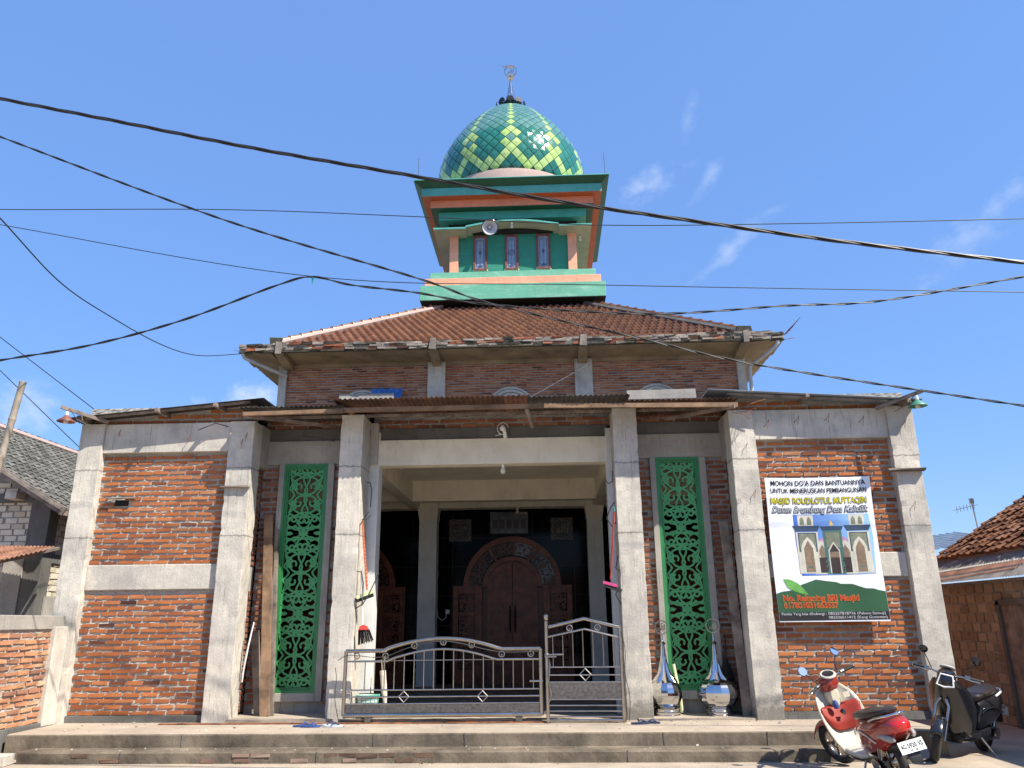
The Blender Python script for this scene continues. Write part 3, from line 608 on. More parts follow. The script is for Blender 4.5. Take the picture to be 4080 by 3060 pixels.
part(MB().bar((-4.52, 11.02, 4.615), (-3.0, 11.02, 4.635), .05, .062), 'timber_beam', 'timber', bev=.004); part(MB().bar((-3.02, 11.06, 4.655), (.02, 11.06, 4.655), .05, .065), 'timber_beam', 'timber'); part(MB().bar((.01, 11.02, 4.645), (2.85, 11.03, 4.60), .05, .065), 'timber_beam', 'timber')
part(MB().bar((-.25, 11.04, 4.62), (-.17, 11.3, 4.40), .05, .05), 'timber_strut', 'timber_grey'); part(MB().bar((-4.5, 11.02, 4.59), (-3.4, 11.9, 4.62), .045), 'timber_strut', 'timber_grey'); part(MB().bar((2.8, 11.0, 4.57), (1.9, 11.8, 4.60), .045), 'timber_strut', 'timber_grey')
part(MB().bar((-2.95, 11.25, 4.68), (-2.95, 11.9, 4.74), .05), 'timber_strut', 'timber'); part(MB().bar((1.2, 11.2, 4.70), (1.2, 11.9, 4.76), .05), 'timber_strut', 'timber')
for y in (11.6, 12.3): part(MB().bar((-4.4, y, 4.70), (2.8, y, 4.70), .04), 'purlin', 'timber_grey')
# rebar hooks and bent wires left in the concrete
def wire(pts, r=.006, name='rebar_hook', mat='rust'): return part(MB().tube(pts, r, 5), name, mat)
wire([(-2.80, 11.85, 3.70), (-2.70, 11.7, 3.66), (-2.66, 11.65, 3.55), (-2.665, 11.65, 3.28)], .008, mat='cable_grey')
wire([(-2.80, 11.5, 2.95), (-2.70, 11.44, 3.10), (-2.63, 11.42, 3.18), (-2.60, 11.42, 3.13), (-2.66, 11.42, 3.06), (-2.74, 11.44, 3.07)], .007, mat='cable_grey')
wire([(-2.78, 11.45, 2.32), (-2.70, 11.4, 2.30), (-2.66, 11.38, 2.15), (-2.66, 11.38, 1.85)], .008, mat='cable_grey')
wire([(-2.80, 11.5, 1.78), (-2.66, 11.42, 1.86), (-2.58, 11.4, 1.98), (-2.44, 11.38, 2.28)], .008, mat='cable_grey')
wire([(1.045, 11.8, 3.80), (1.03, 11.7, 3.62), (.96, 11.68, 3.58), (.92, 11.68, 3.64)], .008, mat='cable_grey'); wire([(1.04, 11.7, 3.3), (.98, 11.65, 3.22), (.90, 11.62, 3.05), (.98, 11.62, 2.93), (1.05, 11.7, 3.0)], .008, mat='cable_grey')
wire([(1.04, 11.6, 2.5), (1.0, 11.55, 2.32), (1.05, 11.52, 2.27)], .008, mat='cable_grey'); wire([(1.04, 11.6, 2.05), (.98, 11.55, 1.95), (1.05, 11.5, 1.8)], .008, mat='cable_grey')
for x, z in ((-4.66, 4.22), (-4.60, 4.32), (3.3, 4.35), (3.75, 4.4), (4.2, 4.42), (4.7, 4.38), (2.95, 4.0), (3.0, 3.3), (-6.6, 4.4), (-5.5, 4.3), (5.3, 4.3), (5.25, 3.1)):
    wire([(x, 11.44, z), (x + .02, 11.33, z + .02), (x + .06, 11.31, z + .09), (x + .03, 11.32, z - .07 * rnd.random())], .004)
for k in range(5): wire([(2.84 + .07 * k, 11.36, 4.58), (2.95 + .06 * k, 11.2, 4.50 + .03 * k), (3.05 + .03 * k, 11.15, 4.42 + .05 * k)], .004)
wire([(-4.86, 11.42, 4.52), (-5.05, 11.3, 4.56), (-5.3, 11.25, 4.44)], .008, mat='cable_grey'); wire([(2.85, 11.4, 4.62), (3.1, 11.2, 4.66), (3.3, 11.15, 4.71)], .008)
wire([(-3.9, 12.0, 4.5), (-3.6, 11.8, 4.42), (-3.3, 11.75, 4.34)], .006, mat='cable_grey')

# ------------------------------------------------------------------ upper hall
UX0, UX1, UY = -6.17, 4.62, 17.0
brick_wall(MQ, UX0, UX1, 6.0, 7.42, UY, mat='brick_up', mort='mortar', jit=.004, course=.060, ln=.24, bh=.036)
part(B(UX0, UY + .02, 4.72, UX1, UY + .3, 6.0), 'wall', 'mortar'); part(B(UX0, UY + .12, 4.72, UX0 + .15, 27.7, 7.42), 'wall', 'mortar'); part(B(UX1 - .15, UY + .12, 4.72, UX1, 27.7, 7.42), 'wall', 'mortar')
for a, b in ((-6.18, -6.0), (-2.67, -2.26), (.74, 1.15), (4.45, 4.64)): part(B(a, 16.93, 5.0, b, 17.1, 7.40), 'pilaster', 'concrete', bev=.006)
part(B(UX0, 16.97, 7.34, UX1, 17.1, 7.43), 'concrete_beam', 'soffit')
for cx in (-4.19, -.74, 2.59):
    for r0, r1, y0 in ((.36, .42, 16.95), (.44, .50, 16.93), (.52, .57, 16.95)):
        m = MB()
        for i in range(24):
            t0, t1 = pi * i / 24, pi * (i + 1) / 24
            p = [(cx + r * cos(t), 6.19 + r * sin(t)) for r, t in ((r0, t0), (r0, t1), (r1, t0), (r1, t1))]
            m.hexa([(p[0][0], y0, p[0][1]), (p[2][0], y0, p[2][1]), (p[1][0], y0, p[1][1]), (p[3][0], y0, p[3][1]), (p[0][0], 17.02, p[0][1]), (p[2][0], 17.02, p[2][1]), (p[1][0], 17.02, p[1][1]), (p[3][0], 17.02, p[3][1])])
        part(m, 'arch_moulding', 'concrete')
    m = MB(); m.poly([(cx + .5 * cos(pi * i / 16), 6.19 + .5 * sin(pi * i / 16)) for i in range(17)], 16.975, 17.0); part(m, 'arch_infill', 'concrete_grey')
    part(B(cx - .015, 16.94, 6.19, cx + .015, 16.98, 6.71), 'mullion', 'concrete_grey')
# eaves gutter slab: thin ring, rough brick upstand along the rim
EX0, EX1, EY0, EY1 = -6.86, 5.33, 16.15, 28.5
def slab_pt(a, b): return None
m = MB()
nx = 120
m.grid(nx, 6, lambda a, b: (EX0 + a * (EX1 - EX0), EY0 + b * .95, 7.475 - .05 * b + .008 * sin(a * 31) * (1 - b) + rnd.uniform(-.004, .004)))
m.grid(60, 5, lambda a, b: (EX0 + b * .75, EY0 + a * (EY1 - EY0), 7.475 - .05 * b + rnd.uniform(-.004, .004))); m.grid(60, 5, lambda a, b: (EX1 - b * .75, EY0 + a * (EY1 - EY0), 7.475 - .05 * b + rnd.uniform(-.004, .004)))
m.box(EX0 + .01, EY0 + .01, 7.48, EX1 - .01, EY1, 7.53)
part(m, 'eave_slab', 'soffit', recalc=True)
sag = lambda x: .02 * sin((x + 6.8) * 1.3)
m = MB(); 
for r in range(3):
    x = EX0 + (0 if r % 2 else -.1)
    while x < EX1:
        l = rnd.uniform(.16, .26); a, b = max(x, EX0), min(x + l, EX1); x += l + .012
        if b - a < .03: continue
        z = 7.49 + r * .058 + sag(a); m.cur = rnd.choice((0, 0, 0, 1, 2)); m.box(a, EY0 - .01 + rnd.uniform(-.02, .02), z, b, EY0 + .10, z + rnd.uniform(.036, .06), jit=.011)
m.cur = 0; m.box(EX0 + .01, EY0 + .012, 7.47, EX1 - .01, EY0 + .09, 7.64)
part(m, 'eave_rim', ['eave_rim', 'brick_old', 'moss'])
for X0, X1 in ((EX0 - .01, EX0 + .09), (EX1 - .09, EX1 + .01)):
    m = MB()
    for r in range(3):
        y = EY0 + .11
        while y < EY1:
            l = rnd.uniform(.16, .26); m.cur = rnd.choice((0, 1, 2)); m.box(X0, y, 7.49 + r * .058, X1, y + l, 7.54 + r * .058, jit=.006); y += l + .012
    part(m, 'eave_rim', ['eave_rim', 'brick_old', 'moss'])
part(MB().box(EX0 - .004, EY0 - .004, 7.455, EX1 + .004, EY0 + .06, 7.485, jit=.004), 'drip_edge', 'moss')
for cx in (-5.95, -2.45, .92, 4.5):
    m = MB().hexa([(cx - .1, EY0 + .06, 7.41), (cx + .1, EY0 + .06, 7.41), (cx - .1, UY - .05, 7.28), (cx + .1, UY - .05, 7.28), (cx - .1, EY0 + .06, 7.478), (cx + .1, EY0 + .06, 7.478), (cx - .1, UY - .05, 7.44), (cx + .1, UY - .05, 7.44)]); part(m, 'eave_bracket', 'soffit')
    part(B(cx - .07, EY0 - .04, 7.42, cx + .07, EY0 + .05, 7.68, jit=.02), 'bracket_stub', 'eave_rim')
for pts in ([(-6.78, 16.22, 7.62), (-6.78, 16.2, 7.42), (-6.74, 16.25, 7.36), (-6.0, 16.95, 7.14)], [(5.2, 16.22, 7.62), (5.2, 16.2, 7.40), (5.14, 16.25, 7.32), (4.75, 16.88, 7.12), (4.72, 16.9, 7.05), (4.72, 16.9, 4.9)]): part(MB().tube(pts, .042, 10), 'downpipe', 'pvc', smooth=True)
for k in range(12): wire([(5.3, 16.3 + k * .8, 7.5), (5.42 + .25 * rnd.random(), 16.25 + k * .8, 7.5 + rnd.uniform(-.04, .12))], .007)
for k in range(6): wire([(5.28, 16.2 + .1 * k, 7.55), (5.42 + .06 * k, 16.1, 7.6 + .07 * k)], .006)
for k in range(5): wire([(-6.84, 16.2 + k * .5, 7.5), (-6.98, 16.15 + k * .5, 7.5 + .1 * rnd.random())], .006)
for k in range(3): wire([(4.2 + .1 * i, 16.25, 7.72 + .08 * sin(i * 1.6 + k)) for i in range(5)], .005, mat='cable_grey')
# tiled hip roof -----------------------------------------------------
CX, CY = -.79, 22.35
RB, RT, RZ, RS = 5.45, 2.12, 7.93, .665
def hip_side(rot, mat='roof_tile', detail=True):
    m = MB(); rows = 13; pitch = .19
    n = int(2 * RB / pitch) * 8 if detail else 60
    sl = (RB - RT) / rows; Mt = Matrix.Translation((CX, CY, 0)) @ Matrix.Rotation(rot, 4, 'Z')
    for r in range(rows):
        a0 = RB - r * sl + .03; a1 = RB - (r + 1) * sl
        # one island per tile so that tiles differ slightly in tone
        half = a0; ncol = int(2 * half / pitch) + 1
        for c in range(ncol):
            xc = -half + c * pitch
            sub = 8; vs = []
            lift = rnd.uniform(-.004, .005)
            for j, (a, dz) in enumerate(((a0, .0), (a0, .062), (a1 - .03, .006))):
                for i in range(sub + 1):
                    x = xc + pitch * i / sub; lim = a - .0; q = (x - xc) / pitch
                    wv = .036 * sin(2 * pi * q) + .010 * sin(4 * pi * q)
                    xx = max(-lim, min(lim, x)); z = RZ + RS * (RB - a) + (wv + dz + lift if not (j == 0) else wv * .6 - .006)
                    vs.append((xx, -a, z))
            fs = [(j * (sub + 1) + i, j * (sub + 1) + i + 1, (j + 1) * (sub + 1) + i + 1, (j + 1) * (sub + 1) + i) for j in range(2) for i in range(sub)]
            m.add(vs, fs)
    m.xf(Mt); return part(m, 'tiled_roof', mat, recalc=False)
hip_side(0); hip_side(pi / 2); hip_side(-pi / 2); hip_side(pi)
part(MB().hexa([(CX + i * h, CY + j * h, z) for h, z in ((RB - .02, RZ - .05), (RT, RZ + RS * (RB - RT) - .05)) for j in (-1, 1) for i in (-1, 1)]), 'roof_deck', 'void_shade')
for i, j in ((-1, -1), (1, -1), (-1, 1), (1, 1)):
    m = MB(); n = 17
    a = Vector((CX + i * RB, CY + j * RB, RZ + .05)); b = Vector((CX + i * RT, CY + j * RT, RZ + RS * (RB - RT) + .05)); d = b - a
    for k in range(n):
        p, q = a + d * (k / n), a + d * ((k + 1.12) / n)
        m.tube([p, p + (q - p) * .12, p + (q - p) * .13, q], [.105, .105, .088, .075], 10)
    part(m, 'ridge_cap', 'copper' if i < 0 else 'roof_tile', smooth=True)
    m = MB(); 
    for s in (-1, 1):
        o = Vector((.10 * s * -j * i, .10 * s, 0)) * 1.0
        m.tube([a + o - Vector((0, 0, .06)), b + o - Vector((0, 0, .06))], .075, 6)
    part(m, 'ridge_mortar', 'pink_concrete' if i < 0 else 'concrete_dark')
    part(MB().box(a.x - i * 1.0 * .02 - .16, a.y - .16, RZ - .15, a.x + .16, a.y + .16, RZ + .10, jit=.03), 'hip_end', 'moss')

# ------------------------------------------------------------------ tower
def sq(h, z0, z1, name, mat, **k): return part(B(CX - h, CY - h, z0, CX + h, CY + h, z1), name, mat, **k)
sq(2.12, 9.8, 10.19, 'tower_neck', 'void_shade'); sq(2.60, 10.185, 10.635, 'tower_base', 'teal_worn', bev=.01); sq(2.49, 10.637, 10.90, 'tower_base', 'salmon', bev=.01); sq(2.357, 10.902, 11.14, 'tower_base', 'teal_worn', bev=.01)  # neck coloured near-black for the shade in the gap above the roof
sq(2.595, 10.175, 10.183, 'base_shade_sheet', 'void_shade')  # black sheet paints the shade on the underside of the base
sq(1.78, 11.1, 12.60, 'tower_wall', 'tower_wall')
for i in (-1, 1):
    for j in (-1, 1): part(B(CX + i * 1.872, CY + j * 1.872, 11.12, CX + i * 1.615, CY + j * 1.615, 12.56), 'tower_pillar', 'salmon', bev=.008)
# windows of the tower
wy = CY - 1.78
for x0, x1 in ((-1.965, -1.557), (-1.03, -.635), (-.10, .31)):
    m = MB(); z0, z1 = 11.44, 12.57
    m.box(x0, wy - .04, z0, x0 + .06, wy + .02, z1); m.box(x1 - .06, wy - .04, z0, x1, wy + .02, z1); m.box(x0 + .06, wy - .04, z0, x1 - .06, wy + .02, z0 + .06); m.box(x0 + .06, wy - .04, z1 - .06, x1 - .06, wy + .02, z1)
    f = part(m, 'tower_window', 'window_frame', bev=.004)
    B(x0 + .06, wy - .012, z0 + .06, x1 - .06, wy + .01, z1 - .06).build('pane', 'frosted_glass', f)
    m = MB(); a, b = x0 + .10, x1 - .10; cxm = (a + b) / 2; y = wy - .015
    for xx in (a, b): m.bar((xx, y, z0 + .16), (xx, y, z1 - .18), .012, .006)
    for zz in (z0 + .16,): m.tube([(a, y, zz + .02), (a + .03, y, zz - .03), (cxm, y, zz - .05), (b - .03, y, zz - .03), (b, y, zz + .02)], .01, 5)
    m.tube([(a, y, z1 - .18), (cxm, y, z1 - .13), (b, y, z1 - .18)], .007, 5); m.bar((cxm, y, z0 + .14), (cxm, y, z1 - .16), .006, .004)
    if x0 == -1.03: m.tube([(cxm + .085 * cos(q), y, 12.0 + .085 * sin(q)) for q in [2 * pi * k / 16 for k in range(16)]], .01, 5, closed=True); m.tube([(cxm - .05, y, 12.02), (cxm - .02, y, 11.98), (cxm, y, 12.03), (cxm + .03, y, 11.98), (cxm + .05, y, 12.03)], .009, 5)
    else: m.poly([(cxm - .05, 12.02), (cxm, 11.93), (cxm + .05, 12.02), (cxm, 12.11)], y - .002, y)
    m.poly([(cxm - .06, z0 + .13), (cxm, z0 + .21), (cxm + .06, z0 + .13)], y - .002, y)
    m.build('etching', 'etching', f)
    part(B(x0 - .02, wy - .012, z0 - .02, x1 + .02, wy - .001, z0 + .03, jit=.006), 'plaster_patch', 'cream')
# wavy canopy around the tower
m = MB(); top = []; h = 2.30
def cz(x):
    q = x - CX
    if abs(q) > 1.36: return 12.60
    return 12.645 + .165 * cos(q / 1.36 * pi / 2) ** 1.0
xs = [-h, -1.37, -1.361, -1.355] + [-1.3 + 2.6 * k / 24 for k in range(25)] + [1.355, 1.361, 1.37, h]
prof = [(CX + x, cz(CX + x)) for x in xs]
up_ = [(x, z) for x, z in prof]; lo_ = [(x, z - .045) for x, z in prof]
for y0, y1, name, mat, za, zb in ((CY - h - .02, CY - h + .05, 'canopy_lip', 'teal_light', .0, -.05),):
    m = MB()
    for (a, b) in zip(prof, prof[1:]): m.hexa([(a[0], y0, a[1] + zb), (b[0], y0, b[1] + zb), (a[0], y1, a[1] + zb), (b[0], y1, b[1] + zb), (a[0], y0, a[1] + za), (b[0], y0, b[1] + za), (a[0], y1, a[1] + za), (b[0], y1, b[1] + za)])
    part(m, name, mat)
m = MB()
for (a, b) in zip(prof, prof[1:]):
    y0, y1 = CY - h + .005, CY - 1.7; sag_ = .03
    m.hexa([(a[0], y0, a[1] - .052), (b[0], y0, b[1] - .052), (a[0], y1, a[1] - .052 - sag_), (b[0], y1, b[1] - .052 - sag_), (a[0], y0, a[1] - .02), (b[0], y0, b[1] - .02), (a[0], y1, a[1] - .02), (b[0], y1, b[1] - .02)])
m.box(CX - h, CY - 1.75, 12.53, CX - 1.7, CY + h, 12.58); m.box(CX + 1.7, CY - 1.75, 12.53, CX + h, CY + h, 12.58)
part(m, 'canopy', 'canopy_beige')
for s in (-1, 1): part(B(CX + s * h, CY - h, 12.55, CX + s * (h + .01), CY + h, 12.61), 'canopy_lip', 'canopy_beige')
sq(1.9, 12.6, 12.93, 'cornice_gap_shade', 'void_shade')  # near-black box paints the shade in the gap under the cornice
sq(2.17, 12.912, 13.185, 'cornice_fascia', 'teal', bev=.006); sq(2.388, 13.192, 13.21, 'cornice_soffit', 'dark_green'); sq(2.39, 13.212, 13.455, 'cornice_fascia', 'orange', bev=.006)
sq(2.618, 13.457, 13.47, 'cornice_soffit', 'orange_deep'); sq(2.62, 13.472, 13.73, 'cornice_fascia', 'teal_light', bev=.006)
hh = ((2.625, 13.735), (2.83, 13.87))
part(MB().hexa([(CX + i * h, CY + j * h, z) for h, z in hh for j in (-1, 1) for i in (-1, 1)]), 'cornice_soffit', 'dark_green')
sq(2.838, 13.872, 13.90, 'cornice_top', 'teal_light', bev=.004)
for i in (-1, 1):
    for j in (-1, 1):
        part(MB().tube([(CX + i * 2.72, CY + j * 2.72, 13.88), (CX + i * 2.72, CY + j * 2.72, 14.62), (CX + i * 2.72, CY + j * 2.72, 14.72)], [.012, .010, .002], 6), 'lightning_rod', 'steel')
# dome ------------------------------------------------------------------
DX, DY = -.88, 22.35
PR = [(14.45, 2.27), (14.7, 2.35), (15.1, 2.41), (15.5, 2.39), (15.9, 2.30), (16.3, 2.13), (16.7, 1.90), (17.1, 1.62), (17.5, 1.27), (17.8, .96), (18.04, .64), (18.22, .34), (18.31, .14), (18.34, .0)]
part(MB().lathe([(2.36, 13.9), (2.35, 14.38), (2.31, 14.53), (2.2, 14.54)], (DX, DY, 0), 64), 'dome_drum', 'pink_concrete', smooth=True)
# arc-length parametrised, smooth profile
def cr_(p0, p1, p2, p3, t): return .5 * ((2 * p1) + (-p0 + p2) * t + (2 * p0 - 5 * p1 + 4 * p2 - p3) * t * t + (-p0 + 3 * p1 - 3 * p2 + p3) * t ** 3)
FP = []
for i in range(len(PR) - 1):
    q = [PR[max(i - 1, 0)], PR[i], PR[i + 1], PR[min(i + 2, len(PR) - 1)]]
    for k in range(12): t = k / 12; FP.append((cr_(*[a[0] for a in q], t), max(0, cr_(*[a[1] for a in q], t))))
FP.append(PR[-1]); S = [0]
for a, b in zip(FP, FP[1:]): S.append(S[-1] + hypot(a[0] - b[0], a[1] - b[1]))
def at(s):
    s = max(0, min(S[-1], s))
    for i in range(len(S) - 1):
        if S[i + 1] >= s: t = (s - S[i]) / max(1e-9, S[i + 1] - S[i]); return FP[i][0] + (FP[i + 1][0] - FP[i][0]) * t, FP[i][1] + (FP[i + 1][1] - FP[i][1]) * t
NC = 44; rows_s = [0.0]
while rows_s[-1] < S[-1]:
    z, r = at(rows_s[-1])
    if r < .26 and rows_s[-1] > 1: break
    rows_s.append(rows_s[-1] + r * (2 * pi / NC) * .56)
part(MB().lathe([(r - .015 if r > .02 else 0, z) for z, r in FP], (DX, DY, 0), 88), 'dome_shell', 'dark_green', smooth=True)
dm = MB(); cols_ = []
APEX = 15.16   # height of the chevron apex
n0 = min(range(len(rows_s)), key=lambda i: abs(at(rows_s[i])[0] - APEX))
def dome_pt(k2, s, lift=0):
    z, r = at(s); a = -pi / 2 + R(2.2) + k2 * pi / NC
    z2, r2 = at(s + .02); dz, dr = z2 - z, r2 - r; l = hypot(dz, dr) or 1
    return (DX + (r + lift * dz / l) * cos(a), DY + (r + lift * dz / l) * sin(a), z - lift * dr / l)
def glaze(k2, row):
    k = ((k2 + 4) % 8) - 4; n = n0 - row; LG = rnd.choice(((.40, .58, .15), (.36, .52, .14), (.45, .60, .20)))
    if n >= 0 and abs(k) == n and n <= 4: return LG
    if (n == 2 and abs(k) == 4) or (n == 6 and abs(k) == 4) or (n == 5 and abs(k) == 3): return LG
    if n in (-1, -3) and abs(k) == 1: return LG
    if n == -4 and k == 0: return LG
    if n <= -6 and n % 2 == 0 and k == 0: return LG
    if n > 0 and abs(k) < n: return (.012, .13, .105)
    if -5 < n <= 4 and abs(k) > 1: return rnd.choice(((.018, .15, .115), (.03, .19, .14), (.02, .16, .12)))
    return rnd.choice(((.10, .235, .19), (.12, .26, .215), (.08, .215, .17)))
for row in range(1, len(rows_s) - 1):
    sb, sm, stp = rows_s[row - 1], rows_s[row], rows_s[row + 1]
    for c in range(NC):
        k2 = 2 * c + (row % 2) ; kk = k2 - (n0 % 2)
        g = .085; cs = [(k2, sb + (sm - sb) * g), (k2 + 1 - g, sm), (k2, stp - (stp - sm) * g), (k2 - 1 + g, sm)]
        mid = [((cs[i][0] + cs[(i + 1) % 4][0]) / 2, (cs[i][1] + cs[(i + 1) % 4][1]) / 2) for i in range(4)]
        tl = rnd.uniform(-.004, .004); pts = []
        for i in range(4): pts += [cs[i], mid[i]]
        outer = [dome_pt(a, s_, .008) for a, s_ in pts]; cen = dome_pt(k2, sm, .020 + tl)
        b0 = len(dm.v); dm.add(outer + [cen] + [dome_pt(a, s_, -.012) for a, s_ in pts], [(i, (i + 1) % 8, 8) for i in range(8)] + [(i, 9 + i, 9 + (i + 1) % 8, (i + 1) % 8) for i in range(8)])
        cols_ += [glaze(kk, row)] * 17
od = part(dm, 'dome_tiles', 'dome_tile', recalc=False)
at_ = od.data.color_attributes.new('glaze', 'FLOAT_COLOR', 'POINT')
for i, c in enumerate(cols_): at_.data[i].color = c4(c)
od['kind'] = 'stuff'
# finial builder: shared by the dome finial and the two spare ones standing by the right column
def crescent_ring(x, y, z, r, parent, mat='steel', wd=.03):
    m = MB(); n = 36
    for i in range(n):
        a0, a1 = 2 * pi * i / n, 2 * pi * (i + 1) / n
        p = [(x + q * cos(a), z + q * sin(a)) for q, a in ((r - .012, a0), (r - .012, a1), (r, a0), (r, a1))]
        m.hexa([(p[0][0], y - wd, p[0][1]), (p[2][0], y - wd, p[2][1]), (p[1][0], y - wd, p[1][1]), (p[3][0], y - wd, p[3][1]), (p[0][0], y + wd, p[0][1]), (p[2][0], y + wd, p[2][1]), (p[1][0], y + wd, p[1][1]), (p[3][0], y + wd, p[3][1])])
    rg = m.build('ring', mat, parent)
    m = MB()
    for ln in ALLAH:
        for a, b in zip(ln, ln[1:]): m.bar((x + a[0] * r * .9, y, z + (a[1] - .12) * r * .9), (x + b[0] * r * .9, y, z + (b[1] - .12) * r * .9), r * .13, .012)
    m.build('lettering', mat, parent)
fx, fy = DX, DY
fin = part(MB().lathe([(.48, 18.33), (.34, 18.42), (.22, 18.50), (.17, 18.62), (.13, 18.85), (.125, 18.86), (.07, 19.2), (.035, 19.46)], (fx, fy, 0), 24, mod=lambda k, i: 1 if i > 4 else (1.05 if k % 2 else .93)), 'finial', 'chrome', smooth=False)
MB().lathe([(.0, 19.44), (.10, 19.50), (.115, 19.53), (.10, 19.56), (.03, 19.60), (.02, 19.66)], (fx, fy, 0), 20).build('knob', 'chrome', fin, smooth=True)
crescent_ring(fx, fy, 19.86, .215, fin, wd=.05); MB().bar((fx - .28, fy, 20.06), (fx + .02, fy, 20.10), .02).build('pin', 'steel', fin)
m = MB()
for k in range(10):
    a = -pi / 2 + 2 * pi * k / 10; c, q_ = cos(a), sin(a); n = 12
    vs = []
    for rr_ in (.505, .485):
        for i in range(n + 1): u, v = .135 * cos(pi * i / n), .18 * sin(pi * i / n); vs.append((fx + c * rr_ - q_ * u, fy + q_ * rr_ + c * u, 18.31 + v))
    m.add(vs, [tuple(range(n + 1)), tuple(range(n + 1, 2 * n + 2))[::-1]] + [(i, i + 1, i + n + 2, i + n + 1) for i in range(n)])
m.build('petals', 'black_plastic', fin)

# loudspeaker, bulbs on the tower ------------------------------------
def horn(x, y, z, d):
    t = thing('loudspeaker', (x, y, z), 'grey horn loudspeaker mounted under the wavy canopy of the tower', 'loudspeaker')
    d = Vector(d).normalized(); q = d.to_track_quat('Z', 'Y').to_matrix().to_4x4(); M = Matrix.Translation((x, y, z)) @ q
    MB().lathe([(.03, -.26), (.035, -.2), (.06, -.12), (.11, -.05), (.18, -.01), (.222, .01), (.225, .0), (.18, -.022), (.105, -.06), (.05, -.13), (.0, -.14)], n=32).xf(M).build('horn', 'speaker_grey', t, smooth=True)
    MB().lathe([(.235, -.01), (.24, .005), (.225, .018), (.215, .012)], n=32, cap=False).xf(M).build('rim', 'dark_paint', t, smooth=True)
    MB().lathe([(.045, -.13), (.042, -.03), (.035, -.005), (.0, .0)], n=16).xf(M).build('reflex_horn', 'speaker_grey', t, smooth=True)
    MB().lathe([(.07, -.42), (.075, -.4), (.075, -.27), (.03, -.25)], n=20).xf(M).build('driver', 'speaker_grey', t, smooth=True)
    MB().bar((x, y + .25, z + .1), (x, y + .3, z + .2), .03).build('bracket', 'steel', t)
horn(-1.42, 19.78, 12.43, (.10, -1, -.42))
def bulb(x, y, z, label, r=.035):
    t = thing('light_bulb', (x, y, z), label, 'light bulb'); MB().lathe([(.0, -r * 2.4), (r * .7, -r * 2.1), (r, -r * 1.3), (r * .7, -r * .3), (r * .4, 0)], (x, y, z), 14).build('bulb', 'bulb_glass', t, smooth=True); MB().lathe([(r * .55, 0), (r * .55, r), (r * .8, r * 1.2), (r * .8, r * 1.6)], (x, y, z), 12).build('holder', 'white_plastic', t)
bulb(-.80, 20.15, 12.68, 'small white bulb under the crest of the tower canopy', .045); bulb(1.20, 20.6, 12.42, 'small bulb under the right side of the tower canopy', .04)
bulb(-.672, 12.22, 3.96, 'clear bulb in holder under the cream portal beam', .045); bulb(-.62, 16.95, 3.94, 'tiny bulb deep inside, above the digital clock', .035)
t = thing('floodlight', (-.62, 12.1, 4.46), 'small white lamp with looped wire on the cream portal beam', 'lamp')
MB().tube([(-.62, 12.08, 4.42), (-.63, 12.05, 4.50), (-.65, 11.98, 4.56)], [.035, .028, .035], 10).build('arm', 'white_plastic', t); MB().lathe([(.0, .0), (.04, .02), (.045, .06), (.02, .1)], (-.66, 11.96, 4.5), 14).build('head', 'white_plastic', t)
MB().tube([(-.66 + .09 * cos(q * .5), 11.97 + .01 * q, 4.56 + .09 * sin(q * .5)) for q in range(12)] + [(-.78, 12.05, 4.45)], .006, 5).build('wire', 'white_plastic', t)
def shade_lamp(x, y, z, mat, label, s=1):
    t = thing('shade_lamp', (x, y, z), label, 'lamp')
    MB().lathe([(.03, .06), (.05, .03), (.125, -.03), (.128, -.04), (.12, -.036), (.04, .02)], (x, y, z), 24).build('lamp_shade', mat, t, smooth=True)
    MB().lathe([(.0, -.075), (.03, -.06), (.04, -.03), (.02, .02)], (x, y, z), 14).build('bulb', 'bulb_glass', t, smooth=True); MB().lathe([(.025, .05), (.025, .11), (.012, .12)], (x, y, z), 12).build('holder', 'white_plastic', t)
    MB().tube([(x, y, z + .11), (x + .02, y, z + .17), (x + .1 * s, y + .1, z + .02), (x + .25 * s, y + .2, z - .06)], .006, 5).build('wire', 'cable_grey', t)
    MB().bar((x - .10 * s, y - .02, z + .19), (x + .45 * s, y + .35, z + .03), .04, .05).build('arm', 'timber_grey', t)
shade_lamp(-7.18, 10.92, 4.57, 'lamp_brown', 'brown enamel shade lamp on a timber arm at the left roof corner'); shade_lamp(5.38, 10.92, 4.53, 'lamp_green', 'green enamel shade lamp under the right roof corner', -1)
tb = MB().grid(14, 8, lambda a, b: (-3.95 + .72 * a, 16.78 + .03 * sin(a * 17) + .1 * b, 6.50 + .26 * b + .012 * sin(a * 23))); tag(tb.build('blue_tarpaulin', 'blue_tarp'), 'crumpled bright blue plastic sheet beside the left arch above the tin roof', 'plastic sheet')
tag(B(-4.63, 16.6, 6.40, -3.38, 16.64, 6.56, jit=.012).build('plywood_board', 'concrete_grey'), 'pale weathered board lying in front of the left upper arch', 'board'); tag(B(1.87, 16.6, 6.3, 3.39, 16.64, 6.50, jit=.012).build('plywood_board', 'concrete_grey'), 'pale weathered board lying in front of the right upper arch', 'board')

